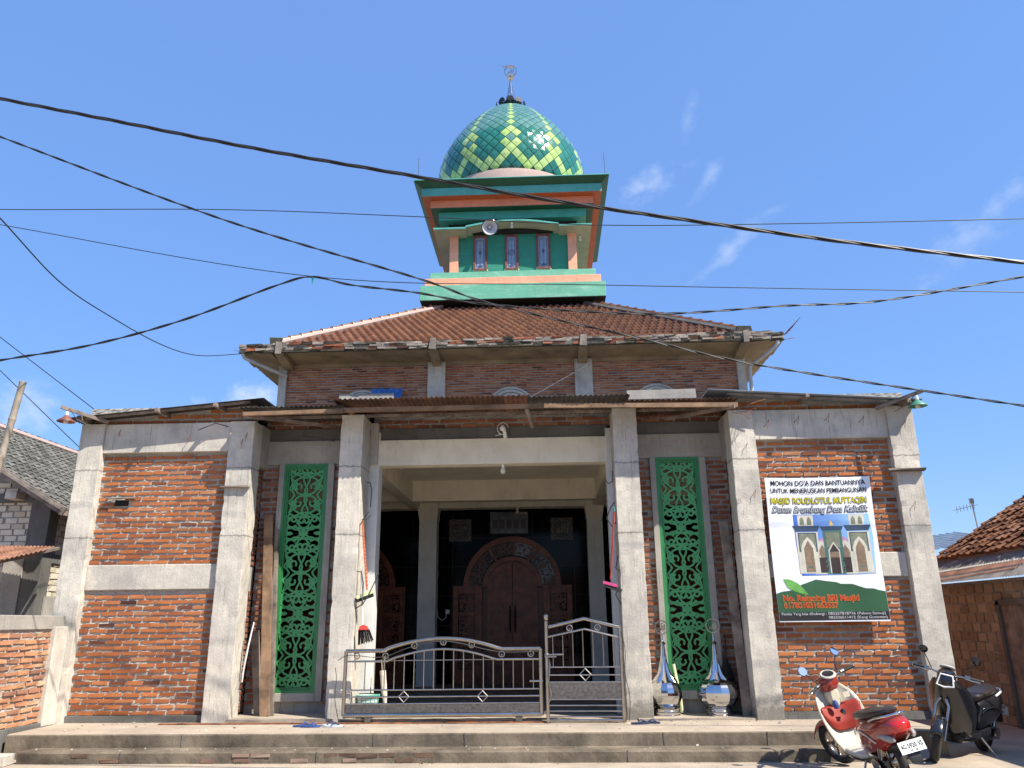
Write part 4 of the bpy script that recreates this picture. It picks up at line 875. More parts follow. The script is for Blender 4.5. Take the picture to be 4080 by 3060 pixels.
# ------------------------------------------------------------------ gates
def tube_arc(pts, r): return MB().tube(pts, r, 12)
def rosette(x, y, z, t, r=.038):
    o = MB().tube([(x + r * cos(a), y, z + r * sin(a)) for a in [2 * pi * k / 20 for k in range(20)]], .008, 8, closed=True).build('rosette', 'steel', t, smooth=True)
    m = MB().tube([(x - .016, y, z - .004), (x - .006, y, z - .02), (x, y, z + .022), (x + .006, y, z - .02), (x + .016, y, z - .004)], .0045, 6); m.bar((x, y, z - .034), (x, y, z - .012), .006); m.build('bud', 'steel', o)
def diamond(x, y, z, t, r=.07): MB().tube([(x, y, z + r), (x + r, y, z), (x, y, z - r), (x - r, y, z)], .011, 8, closed=True).build('diamond', 'steel', t)
GY = 11.2
g1 = thing('sliding_gate', (-1.46, GY, .3), 'long low stainless steel sliding gate with arched top rail', 'gate')
def curve(x, x0, x1, za, zb, p=1.0):
    q = (x - x0) / (x1 - x0); return za + (zb - za) * sin(pi * q) ** p if 0 < q < 1 else za
gx0, gx1 = -2.815, -.115
top = [(gx0, GY, 1.222), (-2.29, GY, 1.222)] + [(-2.29 + 1.64 * k / 20, GY, 1.222 + .158 * sin(pi * k / 20) ** .8) for k in range(1, 20)] + [(-.645, GY, 1.235), (gx1, GY, 1.235)]
MB().tube(top, .026, 12).tube([(gx0, GY, 1.222), (gx0, GY, .385)], .026, 12).tube([(gx1, GY, 1.235), (gx1, GY, .385)], .028, 12).tube([(gx0, GY, .395), (gx1, GY, .40)], .030, 12).build('frame', 'steel', g1, smooth=True)
mid = [(gx0, GY, 1.085), (-2.24, GY, 1.085)] + [(-2.24 + 1.53 * k / 20, GY, 1.085 + .155 * sin(pi * k / 20) ** .85) for k in range(1, 20)] + [(-.71, GY, 1.10), (gx1, GY, 1.10)]
MB().tube(mid, .014, 8).build('middle_rail', 'steel', g1, smooth=True)
for z in (.714, .626, .538): MB().tube([(gx0, GY, z), (gx1, GY, z + .006)], .010, 8).build('rail', 'steel', g1)
MB().tube([(-2.7, GY + .02, 1.09), (gx1, GY + .02, 1.10)], .005, 6).build('rail', 'steel', g1)
def midz(x):
    for a, b in zip(mid, mid[1:]):
        if a[0] <= x <= b[0]: return a[2] + (b[2] - a[2]) * (x - a[0]) / (b[0] - a[0])
nb = 18
for k in range(nb):
    x = -2.54 + k * (2.32 / (nb - 1)); MB().tube([(x, GY, .714), (x, GY, midz(x))], .0075, 6).build('baluster', 'steel', g1)
for x, z in ((-2.66, 1.155), (-2.26, 1.155), (-1.86, 1.288), (-1.46, 1.33), (-1.065, 1.292), (-.65, 1.168), (-.25, 1.17)): rosette(x, GY, z, g1)
diamond(-1.99, GY, .628, g1); diamond(-.915, GY, .630, g1)
B(gx0 + .02, GY - .003, .425, gx1 - .02, GY + .003, .53).build('sheet_panel', 'steel_panel', g1)
for x in (-2.47, -.42): B(x - .045, GY - .03, .31, x + .045, GY + .03, .372).build('wheel_box', 'steel_panel', g1); MB().lathe([(.03, -.01), (.03, .01)], n=14).xf(Matrix.Translation((x, GY, .315)) @ Matrix.Rotation(pi / 2, 4, 'X')).build('wheel', 'rust', g1)
MB().tube([(-.27, GY - .03, .82), (-.09, GY - .03, .82)], .012, 8).build('bolt_latch', 'steel', g1)
G2 = 11.15
g2 = thing('side_gate', (.48, G2, .3), 'taller single stainless steel gate with peaked top, right of the sliding gate', 'gate')
x0, x1 = -.03, .985
MB().tube([(x0, G2, .30), (x0, G2, 1.58)], .024, 12).tube([(x1, G2, .30), (x1, G2, 1.53)], .028, 12).tube([(x0 + .03, G2, 1.515), (.495, G2, 1.622), (x1, G2, 1.50)], .024, 12).tube([(x0, G2, .325), (x1, G2, .325)], .018, 10).build('frame', 'steel', g2, smooth=True)
MB().lathe([(.0, .05), (.028, .03), (.035, 0), (.028, -.03), (.014, -.045), (.026, -.055), (.026, -.07)], (x0, G2, 1.645), 18).build('ball_finial', 'steel', g2, smooth=True)
def pk(x): return 1.385 + .10 * (1 - abs(x - .495) / .5)
MB().tube([(x0 + .02, G2, 1.385), (.495, G2, 1.485), (x1 - .02, G2, 1.37)], .014, 8).build('middle_rail', 'steel', g2)
for z in (.995, .895, .805, .588, .512, .442, .372): MB().tube([(x0, G2, z), (x1, G2, z - .004)], .009, 8).build('rail', 'steel', g2)
for k in range(7): x = .055 + k * .137; MB().tube([(x, G2, .995), (x, G2, pk(x) - .0)], .0075, 6).build('baluster', 'steel', g2)
rosette(.29, G2, 1.50, g2); rosette(.675, G2, 1.505, g2); diamond(.485, G2, .898, g2, .078)
B(x0 + .02, G2 - .003, .592, x1 - .02, G2 + .003, .80).build('sheet_panel', 'steel_panel', g2)
MB().tube([(-.06, G2 - .035, 1.155), (.20, G2 - .035, 1.16)], .012, 8).tube([(-.06, G2 - .035, 1.13), (.10, G2 - .035, 1.13)], .009, 8).build('bolt_latch', 'steel', g2)
for k in range(3): MB().tube([(x0 + .03 + .01 * k, G2 - .03, 1.1 - .03 * k), (x0 + .02, G2 - .04, .8), (x0 + .06, G2 - .04, .66 - .03 * k), (x0 + .01, G2 - .03, .55)], .004, 5).build('wire_tie', 'steel', g2)
tag(MB().box(-5.35, 11.17, .292, -.0, 11.23, .306, jit=.002).build('gate_rail', 'rust'), 'rusty flat steel track on the terrace under the sliding gate', 'rail')
m = MB()
for k in range(4): m.tube([(-2.9 + .3 * i, 11.28 + .05 * sin(i * 1.3 + k), .31 + .02 * (k % 2)) for i in range(11)], .012, 5)
tag(m.build('frayed_rope', 'bamboo'), 'frayed twisted rope lying behind the wheels of the sliding gate', 'rope')

# ------------------------------------------------------------------ spare chrome finials
def pot_finial(x, y, R0, z0, label, ringr, rz, base_r):
    t = thing('spare_finial', (x, y, z0), label, 'dome finial', 'spare chrome dome finials')
    MB().lathe([(base_r, 0), (base_r, .012), (base_r * .97, .018), (base_r, .03), (base_r * 1.02, .045), (base_r * .98, .052), (base_r * 1.03, .066), (base_r, .075), (base_r * 1.05, .09), (base_r * .95, .095)], (x, y, z0), 40).build('base_band', 'chrome', t)
    n = 16; prof = [(base_r * .95, .09)] + [(R0 * cos(R(a_)) ** .85, .285 + .21 * sin(R(a_))) for a_ in range(-55, 66, 10)] + [(R0 * .42, .478)]
    MB().lathe(prof, (x, y, z0), n).build('bulb_body', 'chrome', t)
    MB().lathe([(.165, .435), (.145, .47), (.09, .54), (.075, .60), (.05, .72), (.035, .84), (.028, .93)], (x, y, z0), 48, mod=lambda k, i: 1 + (0 if i > 3 else .13 * cos(k * 2 * pi / 6))).build('fluted_neck', 'chrome', t, smooth=True)
    MB().lathe([(.028, .93), (.05, .955), (.0, .96)], (x, y, z0), 16).lathe([(.05, .955), (.02, .98), (.012, 1.0), (.01, 1.08)], (x, y, z0), 16).build('knob', 'chrome', t, smooth=True)
    crescent_ring(x, y, z0 + rz, ringr, t, wd=.025)
    MB().box(x - .015, y - .036, z0 + .68, x + .03, y - .03, z0 + .79).build('sticker', 'red_paint' if R0 < .25 else 'cream_paint', t)
pot_finial(1.635, 11.78, .235, .315, 'smaller chrome dome finial by the lattice window, red sticker on its neck', .098, 1.175, .19)
pot_finial(2.36, 11.75, .285, .315, 'larger chrome dome finial by the lattice window, pale sticker on its neck', .10, 1.19, .175)
tag(MB().tube([(1.80, 11.95, .98), (1.86, 11.9, .5), (1.87, 11.9, .33)], .022, 8).build('bamboo_stick', 'yellow_stick'), 'pale yellow ringed stick standing behind the smaller chrome finial', 'stick')
tag(MB().bar((2.72, 11.62, .31), (2.66, 11.80, 3.0), .13, .03).build('wooden_plank', 'timber_grey', bev=.003), 'grey weathered plank leaning beside the right wing pillar', 'plank')
b_ = thing('dark_broom', (2.55, 11.9, .8), 'dark whisk broom hanging on the brick beside the larger chrome finial', 'broom')
MB().tube([(2.58, 11.98, 1.35), (2.56, 11.96, .98)], .010, 6).build('handle', 'black_plastic', b_); MB().lathe([(.02, .2), (.07, .05), (.10, -.06), (.09, -.1)], (2.55, 11.94, .85), 12, mod=lambda k, i: 1 + .1 * (k % 2)).build('bristles', 'bristle', b_)

# ------------------------------------------------------------------ brooms, bucket, planks, sandals
t = thing('push_broom', (-2.65, 11.45, 2.0), 'orange handled flat broom hanging upside on the left entrance column', 'broom')
MB().tube([(-2.735, 11.46, 3.05), (-2.61, 11.42, 2.05)], .014, 8).build('handle', 'broom_orange', t); m = MB().bar((-2.755, 11.42, 1.945), (-2.505, 11.42, 2.035), .035, .05); m.build('head', 'yellow_stick', t); MB().bar((-2.765, 11.42, 1.90), (-2.515, 11.42, 1.985), .03, .055).build('bristles', 'bristle', t)
for k in range(16): MB().lathe([(.0155, -.008), (.0155, .008)], n=8).xf(Matrix.Translation(Vector((-2.72, 11.456, 2.93)).lerp(Vector((-2.615, 11.42, 2.12)), k / 15)) @ Vector((.125, .04, 1)).to_track_quat('Z', 'Y').to_matrix().to_4x4()).build('handle_band', 'broom_red', t)
t = thing('hair_broom', (-2.64, 11.45, 1.4), 'white handled broom with red cap and black bristles above the gate', 'broom')
MB().tube([(-2.72, 11.48, 2.33), (-2.655, 11.44, 1.54)], .011, 8).build('handle', 'white_plastic', t)
m = MB(); m.poly([(-2.71, 1.50), (-2.56, 1.50), (-2.60, 1.55), (-2.64, 1.57), (-2.69, 1.55)], 11.41, 11.47); m.build('cap', 'broom_red', t)
m = MB()
for k in range(26):
    a = k / 25; m.bar((-2.71 + .15 * a, 11.42 + .04 * rnd.random(), 1.505), (-2.72 + .225 * a + .01 * rnd.random(), 11.42 + .05 * rnd.random(), 1.30 + .05 * a + rnd.uniform(-.012, .012)), .009)
m.build('bristles', 'bristle', t)
t = thing('floor_squeegee', (.95, 11.5, 2.1), 'pink headed squeegee with dark red handle hanging by the right column', 'squeegee')
MB().tube([(1.015, 11.5, 3.16), (.91, 11.45, 2.16)], .013, 8).build('handle', 'squeegee_red', t); MB().bar((.80, 11.45, 2.12), (1.0, 11.45, 2.065), .03, .04).build('head', 'pink', t); MB().bar((.82, 11.45, 2.085), (1.06, 11.45, 1.99), .012, .055).build('blade', 'rubber', t); MB().lathe([(.018, 0), (.018, .06), (.01, .07)], (1.017, 11.5, 3.13), 8).build('grip_end', 'bin_green', t)
t = thing('waste_basket', (-2.64, 11.85, .33), 'round plastic basket with green rim behind the sliding gate', 'basket')
MB().lathe([(.0, .0), (.135, .0), (.135, .01), (.168, .26)], (-2.64, 11.85, .335), 28, cap=False).build('body', 'bin_white', t, smooth=True)
m = MB()
for k in range(14):
    a = pi * 1.0 + k * pi / 14 * 1.9
    m.tube([(-2.64 + .137 * cos(a), 11.85 + .137 * sin(a), .345), (-2.64 + .171 * cos(a), 11.85 + .171 * sin(a), .59)], .004, 4)
for k in range(7): m.tube([(-2.64 + (.139 + .0045 * k) * cos(q * pi / 12), 11.85 + (.139 + .0045 * k) * sin(q * pi / 12), .37 + .034 * k) for q in range(24)], .004, 4, closed=True)
m.build('mesh_ribs', 'bin_green', t); MB().lathe([(.166, .235), (.185, .24), (.188, .27), (.172, .275)], (-2.64, 11.85, .335), 28, cap=False).build('rim', 'bin_green', t, smooth=True)
t = thing('rolled_cloth', (-2.43, 12.0, .4), 'rolled pale cloth on sticks propped behind the gate', 'cloth roll')
MB().tube([(-2.455, 12.0, .92), (-2.42, 12.0, .60), (-2.40, 12.0, .42)], [.045, .042, .02], 10).build('cloth', 'cloth', t); MB().tube([(-2.48, 12.0, 1.07), (-2.40, 12.0, .34)], .009, 6).tube([(-2.44, 12.02, 1.12), (-2.44, 12.02, .34)], .009, 6).build('sticks', 'bamboo', t)
tag(MB().bar((-4.06, 11.68, .335), (-4.33, 11.93, 3.22), .14, .035).build('wooden_plank', 'timber', bev=.004), 'tall brown plank leaning in the left niche, frontmost', 'plank'); bpy.context.view_layer.update()
tag(MB().bar((-3.985, 11.75, .335), (-4.20, 11.98, 3.0), .06, .04).build('wooden_plank', 'timber_grey', bev=.003), 'narrow grey batten leaning just right of the tall brown plank', 'plank')
tag(MB().bar((-4.22, 11.86, .335), (-4.42, 12.0, 1.5), .12, .03).build('wooden_plank', 'timber_grey', bev=.003), 'short dark plank leaning left behind the tall brown plank', 'plank')
tag(MB().tube([(-4.40, 11.6, .9), (-4.33, 11.55, 1.3), (-4.28, 11.55, 1.62), (-4.38, 11.6, 1.15), (-4.42, 11.65, .8)], .010, 6).build('bent_cable', 'white_plastic'), 'pale bent cable hanging at the side of the left niche', 'cable')
def sandal(x, y, a, sole, strap, label, group):
    t = thing('flip_flop', (x, y, .292), label, 'sandal', group); M = Matrix.Translation((x, y, .293)) @ Matrix.Rotation(a, 4, 'Z')
    m = MB(); n = 20; ol = []
    for k in range(n):
        q = 2 * pi * k / n; ol.append((.13 * cos(q), (.047 + .008 * cos(q)) * sin(q)))
    m.add([(px, py, 0) for px, py in ol] + [(px, py, .02) for px, py in ol], [tuple(range(n))[::-1], tuple(range(n, 2 * n))] + [(i, (i + 1) % n, (i + 1) % n + n, i + n) for i in range(n)])
    m.xf(M).build('sole', sole, t); MB().tube([(-.02, .045, .02), (.02, .035, .05), (.08, 0, .022), (.02, -.035, .05), (-.02, -.045, .02)], .008, 6).xf(M).build('strap', strap, t)
sandal(-3.27, 10.92, .25, 'sandal_blue', 'sandal_blue', 'blue flip-flop, leftmost on the terrace before the left column', 'sandals left of the gate'); sandal(-3.15, 10.86, .15, 'sandal_blue', 'sandal_blue', 'second blue flip-flop from the left, touching the leftmost one', 'sandals left of the gate')
sandal(-2.93, 10.98, -.2, 'sandal_sole', 'sandal_navy', 'white soled flip-flop with dark strap, farther one beside the blue pair', 'sandals left of the gate'); sandal(-2.86, 10.88, .1, 'sandal_sole', 'sandal_navy', 'white soled flip-flop with dark strap, nearer the terrace edge', 'sandals left of the gate')
sandal(1.18, 11.02, .2, 'sandal_navy', 'sandal_navy', 'navy flip-flop left of the pair at the foot of the right column', 'sandals right of the gate'); sandal(1.32, 11.1, -.35, 'sandal_navy', 'sandal_navy', 'navy flip-flop tipped onto the other at the foot of the right column', 'sandals right of the gate')

# ------------------------------------------------------------------ banner
bn = thing('donation_banner', (3.97, 11.32, 1.55), 'white and green printed donation banner hung on the right brick wall', 'banner')
X0, X1, Z0, Z1, BY = 3.213, 4.722, 1.547, 3.567, 11.335
def wr(x, z):   # gentle cloth waves
    e = (z - Z0) / (Z1 - Z0); return BY + .008 * sin(x * 7 + z * 2.2) * (.4 + e) + .004 * sin(x * 19 - z * 6) * e + .012 * max(0, e - .9) * 10 * abs(sin(x * 14)) - .012 * math.exp(-((x - 3.9) ** 2) / .02) * .4
MB().grid(90, 120, lambda a, b: (X0 + a * (X1 - X0) - .012 * sin(pi * b), wr(X0 + a * (X1 - X0), Z0 + b * (Z1 - Z0)), Z0 + b * (Z1 - Z0) - .012 * sin(pi * a) * b)).build('cloth', 'ink_white', bn, smooth=True)
LAY = [0]
def ink(pts_or_mb, mat, name='print', lay=None):
    """lays printed artwork onto the waving cloth, each layer a hair above the last"""
    LAY[0] += 1; off = .0030 + .0005 * (lay if lay is not None else LAY[0])
    if isinstance(pts_or_mb, MB): m = pts_or_mb
    else: 
        m = MB(); bm = bmesh.new(); f = bm.faces.new([bm.verts.new((x, 0, z)) for x, z in pts_or_mb]); bmesh.ops.triangulate(bm, faces=[f])
        for _ in range(5):
            ed = [e for e in bm.edges if e.calc_length() > .06]
            if not ed: break
            bmesh.ops.subdivide_edges(bm, edges=ed, cuts=1); bmesh.ops.triangulate(bm, faces=bm.faces[:])
        bm.verts.index_update(); m.add([tuple(v.co) for v in bm.verts], [tuple(v.index for v in f.verts) for f in bm.faces]); bm.free()
    m.v = [(x - .012 * sin(pi * (z - Z0) / (Z1 - Z0)), wr(x, z) - off, z - .012 * sin(pi * (x - X0) / (X1 - X0)) * (z - Z0) / (Z1 - Z0)) for x, y, z in m.v]
    return m.build(name, mat, bn, recalc=False)
def rect(a, b, c, d): return [(a, b), (c, b), (c, d), (a, d)]
ink([(X0 + .003, 1.929), (3.3, 1.955), (3.42, 1.97), (3.5, 1.985), (3.58, 2.05), (3.64, 2.04), (3.70, 2.09), (3.78, 2.118), (3.9, 2.10), (4.06, 2.08), (4.12, 2.055), (4.2, 2.045), (4.28, 2.05), (4.36, 2.01), (4.45, 1.99), (4.56, 1.985), (4.62, 1.965), (X1 - .003, 1.945), (X1 - .003, 1.675), (X0 + .003, 1.665)], 'ink_green', 'green_hills', 1)
ink([(X0 + .003, 1.672), (X1 - .003, 1.682), (X1 - .003, 1.572), (X0 + .003, 1.562)], 'ink_black', 'black_strip', 2)
ink([(3.33, 2.125), (3.42, 2.12), (3.52, 2.07), (3.60, 1.99), (3.655, 1.905), (3.56, 1.93), (3.46, 1.96), (3.38, 2.01)], 'ink_leaf', 'leaf', 3)
ink([(3.565, 3.03), (4.64, 3.03), (4.665, 2.7), (4.63, 2.19), (3.60, 2.17), (3.57, 2.6)], 'ink_sky', 'printed_sky', 1)
# printed building: towers, portal and arches
def tower(x, s=1):
    ink(rect(x - .155, 2.20, x + .155, 2.78), 'ink_stone', 'printed_tower', 3); ink([(x - .155, 2.79), (x + .155, 2.79), (x + .195, 2.87), (x - .195, 2.87)], 'ink_navy', 'printed_cornice', 4)
    ink(rect(x - .11, 2.87, x + .11, 3.02), 'ink_stone', 'printed_tower', 3); 
    for q in (-.05, .05): ink([(x + q - .03, 2.88), (x + q + .03, 2.88), (x + q + .03, 2.96), (x + q, 3.0), (x + q - .03, 2.96)], 'ink_olive', 'printed_window', 4)
    ink(rect(x - .13, 2.50, x + .13, 2.77), 'ink_navy', 'printed_arch', 4); ink(rect(x - .115, 2.50, x + .115, 2.755), 'ink_olive', 'printed_arch', 5)
    ink([(x - .10, 2.22), (x + .10, 2.22), (x + .10, 2.56), (x + .07, 2.64), (x, 2.71), (x - .07, 2.64), (x - .10, 2.56)], 'ink_stone', 'printed_arch', 6); ink([(x - .065, 2.22), (x + .065, 2.22), (x + .065, 2.55), (x, 2.66), (x - .065, 2.55)], 'ink_brown', 'printed_window', 7)
    ink(rect(x - .035, 2.28, x + .035, 2.30), 'ink_teal', 'printed_sign', 8)
ink([(3.83, 2.64), (4.0, 2.72), (4.22, 2.72), (4.35, 2.64)], 'ink_pink', 'printed_roof', 2); ink(rect(3.80, 2.19, 4.38, 2.66), 'ink_stone', 'printed_wall', 2)
for q in (3.93, 4.25): ink([(q - .06, 2.21), (q + .06, 2.21), (q + .06, 2.50), (q, 2.60), (q - .06, 2.50)], 'ink_brown', 'printed_window', 3); ink(rect(q - .06, 2.21, q + .06, 2.42), 'ink_dark', 'printed_door', 4)
ink([(3.96, 2.19), (4.22, 2.19), (4.22, 2.80), (3.96, 2.80)], 'ink_teal', 'printed_portal', 4); ink([(3.955, 2.80), (4.225, 2.80), (4.25, 2.86), (3.93, 2.86)], 'ink_navy', 'printed_cornice', 5)
ink(rect(3.995, 2.56, 4.185, 2.77), 'ink_olive', 'printed_panel', 5); ink([(4.01, 2.20), (4.17, 2.20), (4.17, 2.52), (4.09, 2.64), (4.01, 2.52)], 'ink_stone', 'printed_arch', 6); ink([(4.025, 2.20), (4.155, 2.20), (4.155, 2.51), (4.09, 2.61), (4.025, 2.51)], 'ink_dark', 'printed_door', 7); ink(rect(4.025, 2.42, 4.155, 2.50), 'ink_brown', 'printed_panel', 8)
tower(3.735); tower(4.455)
ink([(4.06, 2.87), (4.09, 2.95), (4.12, 2.87)], 'ink_gold', 'printed_finial', 3)
def btext(s, a, b, z, h, mat, outl=None, bold=.02, shear=0, lay=9, ob=.05):
    if outl: ink(text_mesh(s, a - .004, b + .004, z - .003, h + .006, 0, bold + ob, shear), outl, 'lettering', lay)
    ink(text_mesh(s, a, b, z, h, 0, bold, shear), mat, 'lettering', lay + 2)
btext("MOHON DO'A DAN BANTUANNYA", 3.29, 4.65, 3.452, .075, 'ink_black', bold=.02); btext('UNTUK MENERUSKAN PEMBANGUNAN', 3.275, 4.655, 3.343, .072, 'ink_black', bold=.02)
btext('MASJID ROUDLOTUL MUTTAQIN', 3.268, 4.638, 3.19, .085, 'ink_yellow', 'ink_black', .03, ob=.02); btext('Dusun Brumbung Desa Kalicilik', 3.27, 4.655, 3.062, .085, 'ink_white', 'ink_navy', .015, .35, ob=.05)
btext('No. Rekening BRI Masjid', 3.30, 4.335, 1.83, .078, 'ink_red', 'ink_gold', .025, ob=.022); btext('617801031663537', 3.303, 4.04, 1.735, .072, 'ink_red', 'ink_gold', .025, ob=.022)
btext('Panitia Yang bisa dihubungi :', 3.25, 3.86, 1.637, .036, 'ink_white', bold=.012); btext('082257818736 (Pakwo Samuji)', 3.885, 4.67, 1.640, .036, 'ink_white', bold=.012); btext('082336511412 (Kang Gunawan)', 3.885, 4.685, 1.588, .036, 'ink_white', bold=.012)
for x, z in ((X0, Z1), (X1, Z1), (X0, Z0), (X1, Z0)): MB().tube([(x, BY, z), (x + (.04 if x > 4 else -.04), BY + .12, z + .03)], .003, 4).build('tie_cord', 'white_plastic', bn)

# ------------------------------------------------------------------ low wall, neighbours
lw = thing('low_brick_wall', (-7.05, 10.3, 0), 'low brick wall with concrete coping running forward from the left pillar', 'wall')
m = mortar_bed(MB(), 7.5, 11.25, .0, 1.55, -7.0, -.1, 'y'); m.cur = 1; bricks(m, 7.5, 11.25, .02, 1.55, -7.0, 'y', depth=-.05, jit=.008); m.build('brickwork', ['mortar', 'brick_pale'], lw)
B(-7.13, 7.5, 1.55, -6.985, 11.42, 1.74, jit=.004).build('coping', 'concrete_grey', lw, bev=.01); MB().box(-7.12, 11.1, .28, -6.93, 11.38, 1.58, jit=.015).build('end_pier', 'concrete', lw, bev=.012); B(-7.0, 7.5, 0, -6.95, 11.1, .34, jit=.02).build('footing', 'concrete_dark', lw)

hs = thing('left_house', (-12, 14.9, 0), 'white limestone block house with grey tiled gable roof on the left', 'house')
m = mortar_bed(MB(), -15.5, -9.95, 0, 4.1, 14.9, .12); m.cur = 1; bricks(m, -15.5, -9.95, 0, 4.9, 14.9, course=.118, ln=.27, bh=.098, jit=.006, top=lambda x: 3.85 + (-9.95 - x) * .575); m.build('front_wall', ['mortar_dark', 'block'], hs)
MB().poly([(-15.5, 4.08), (-10.0, 4.08), (-14.1, 6.3), (-15.5, 5.6)], 14.93, 15.0).build('gable', 'mortar_dark', hs)
m = mortar_bed(MB(), 14.9, 24, 0, 3.85, -9.78, -.1, 'y'); m.cur = 1; bricks(m, 14.9, 24, 0, 3.85, -9.78, 'y', course=.118, ln=.27, bh=.098, depth=-.05, jit=.006); m.build('side_wall', ['mortar_dark', 'block'], hs)
B(-10.15, 14.80, 0, -9.74, 15.1, 4.0).build('corner_pillar', 'concrete_dark', hs, bev=.01); B(-10.5, 14.78, 0, -10.1, 15.0, 2.9).build('corner_pillar', 'concrete_grey', hs, bev=.01)
B(-15.5, 14.84, 3.95, -9.8, 14.98, 4.12).build('ring_beam', 'concrete_dark', hs); B(-9.80, 15.1, 2.78, -9.74, 24, 2.95).build('ring_beam', 'concrete_dark', hs)
def tile_plane(p0, du, dv, nu, nv, mat, parent, lu, lv, name='tiled_roof', jit=.012, wave=.02):
    m = MB(); p0 = Vector(p0); du = Vector(du).normalized(); dv = Vector(dv).normalized(); nn = du.cross(dv)
    if nn.z < 0: nn = -nn
    for r in range(nv):
        for c in range(nu):
            o = p0 + du * (c * lu + (lu * .5 if 0 else 0)) + dv * (r * lv) + nn * rnd.uniform(-jit * .5, jit * .5) + du * rnd.uniform(-jit, jit)
            vs = []
            for (t_, lift) in ((0, -.015), (0, .035), (1.12, .006)):
                for i in range(5): q = i / 4; vs.append(o + du * (q * lu) + dv * (t_ * lv) + nn * (lift + (wave * cos(2 * pi * q) if lift > -.01 else 0)))
            m.add(vs, [(j * 5 + i, j * 5 + i + 1, (j + 1) * 5 + i + 1, (j + 1) * 5 + i) for j in range(2) for i in range(4)])
    return m.build(name, mat, parent, recalc=False)
sd = Vector((-4.9, 0, 2.82))
tile_plane((-9.22, 14.35, 3.72), (0, 1, 0), sd, 46, 22, 'grey_tile', hs, .24, .257)
MB().hexa([(-9.25, 14.4, 3.66), (-14.1, 14.4, 6.46), (-9.25, 25.3, 3.66), (-14.1, 25.3, 6.46), (-9.25, 14.4, 3.70), (-14.1, 14.4, 6.50), (-9.25, 25.3, 3.70), (-14.1, 25.3, 6.50)]).build('roof_deck', 'timber_grey', hs)
MB().bar((-9.15, 14.32, 3.67), (-14.1, 14.32, 6.53), .03, .16).build('verge_board', 'timber_grey', hs); MB().bar((-9.18, 14.26, 3.73), (-14.1, 14.26, 6.58), .035, .04).build('verge_board', 'tin_old', hs); B(-9.26, 14.3, 3.62, -9.22, 25.3, 3.74).build('fascia', 'timber_grey', hs)
m = MB()
for k in range(40): m.tube([(-14.1, 14.35 + k * .27, 6.56 + rnd.uniform(-.01, .01)), (-14.1, 14.35 + (k + 1.1) * .27, 6.54)], [.10, .085], 8)
m.build('ridge_cap', 'moss', hs); MB().tube([(-14.0, 14.35, 6.50), (-14.0, 25.2, 6.50)], .10, 6).build('ridge_mortar', 'pink_concrete', hs)
B(-10.55, 14.55, 3.98, -10.32, 14.85, 4.12).build('beam_end', 'concrete', hs, bev=.01); B(-9.73, 15.0, 1.7, -9.70, 15.35, 2.15).build('metal_plate', 'concrete_grey', hs)
aw = thing('rusty_awning', (-9.8, 13.8, 2.8), 'rust streaked corrugated awning on the block house at far left', 'awning')
m = MB(); P4 = [Vector(v) for v in ((-11.0, 14.6, 3.10), (-9.32, 14.5, 3.04), (-10.3, 12.9, 2.44), (-8.75, 13.3, 2.86))]
m.grid(140, 8, lambda a, b: tuple(P4[2].lerp(P4[3], a).lerp(P4[0].lerp(P4[1], a), b) + Vector((0, 0, .014 * sin(a * 2 * pi * 22))))); m.build('tin_sheet', 'tin_rusty', aw); MB().bar((-10.2, 13.2, 2.52), (-8.95, 13.5, 2.82), .05).build('batten', 'timber_grey', aw); MB().bar((-9.2, 14.4, 3.0), (-8.85, 13.4, 2.84), .05).build('batten', 'timber_grey', aw)
m = MB(); a, b = Vector((-7.655, 10.5, 5.04)), Vector((-8.17, 10.5, 0))
for k in range(9):
    p, q = a.lerp(b, k / 9), a.lerp(b, (k + 1) / 9); m.tube([p, p.lerp(q, .03), p.lerp(q, .06), q.lerp(p, .05), q], [.052, .052, .045, .046, .052], 10)
tag(m.build('bamboo_pole', 'bamboo', smooth=True), 'leaning grey bamboo pole in front of the block house at far left', 'pole')

rh = thing('right_house', (7, 12, 0), 'low limestone block house with patched tin and clay tile roof at far right', 'house')
m = mortar_bed(MB(), 6.0, 16.5, 0, 2.15, 7.0, .1, 'y'); m.cur = 1
bricks(m, 6.0, 16.5, 0, 2.15, 7.0, 'y', course=.15, ln=.27, bh=.125, jit=.007, skip=lambda y, z: 10.6 < y < 12.75 and z < 1.75); m.build('side_wall', ['mortar_dark', 'block_tan'], rh)
dr = B(6.98, 10.65, 0, 7.05, 12.7, 1.78).build('door', 'timber_grey', rh); m = MB(); m.box(6.94, 10.6, 0, 7.0, 10.68, 1.82); m.box(6.94, 12.67, 0, 7.0, 12.75, 1.82); m.box(6.94, 10.6, 1.76, 7.0, 12.75, 1.84); m.build('door_frame', 'concrete_dark', dr)
m = MB(); m.grid(8, 900, lambda a, b: (6.68 + .67 * a, 5.5 + 11 * b, 2.15 + .48 * a + .012 * sin(b * 11 / .076 * 2 * pi))); m.build('tin_roof', 'tin_old', rh)
for y0, mm, w, s0, s1 in ((10.6, 'tin_rusty', 3.9, .42, .16), (10.3, 'tin_rusty', 1.3, .62, .14), (9.5, 'ink_stone', 5.2, .62, .05), (11.8, 'tin_rusty', 3.0, .22, .06)):
    m = MB(); m.grid(4, 300, lambda a, b: (6.68 + .67 * (s0 + s1 * a - .25 * b), y0 + w * b, 2.158 + .48 * (s0 + s1 * a - .25 * b) + .012 * sin((y0 + w * b) / .076 * 2 * pi))); m.build('tin_patch', mm, rh)
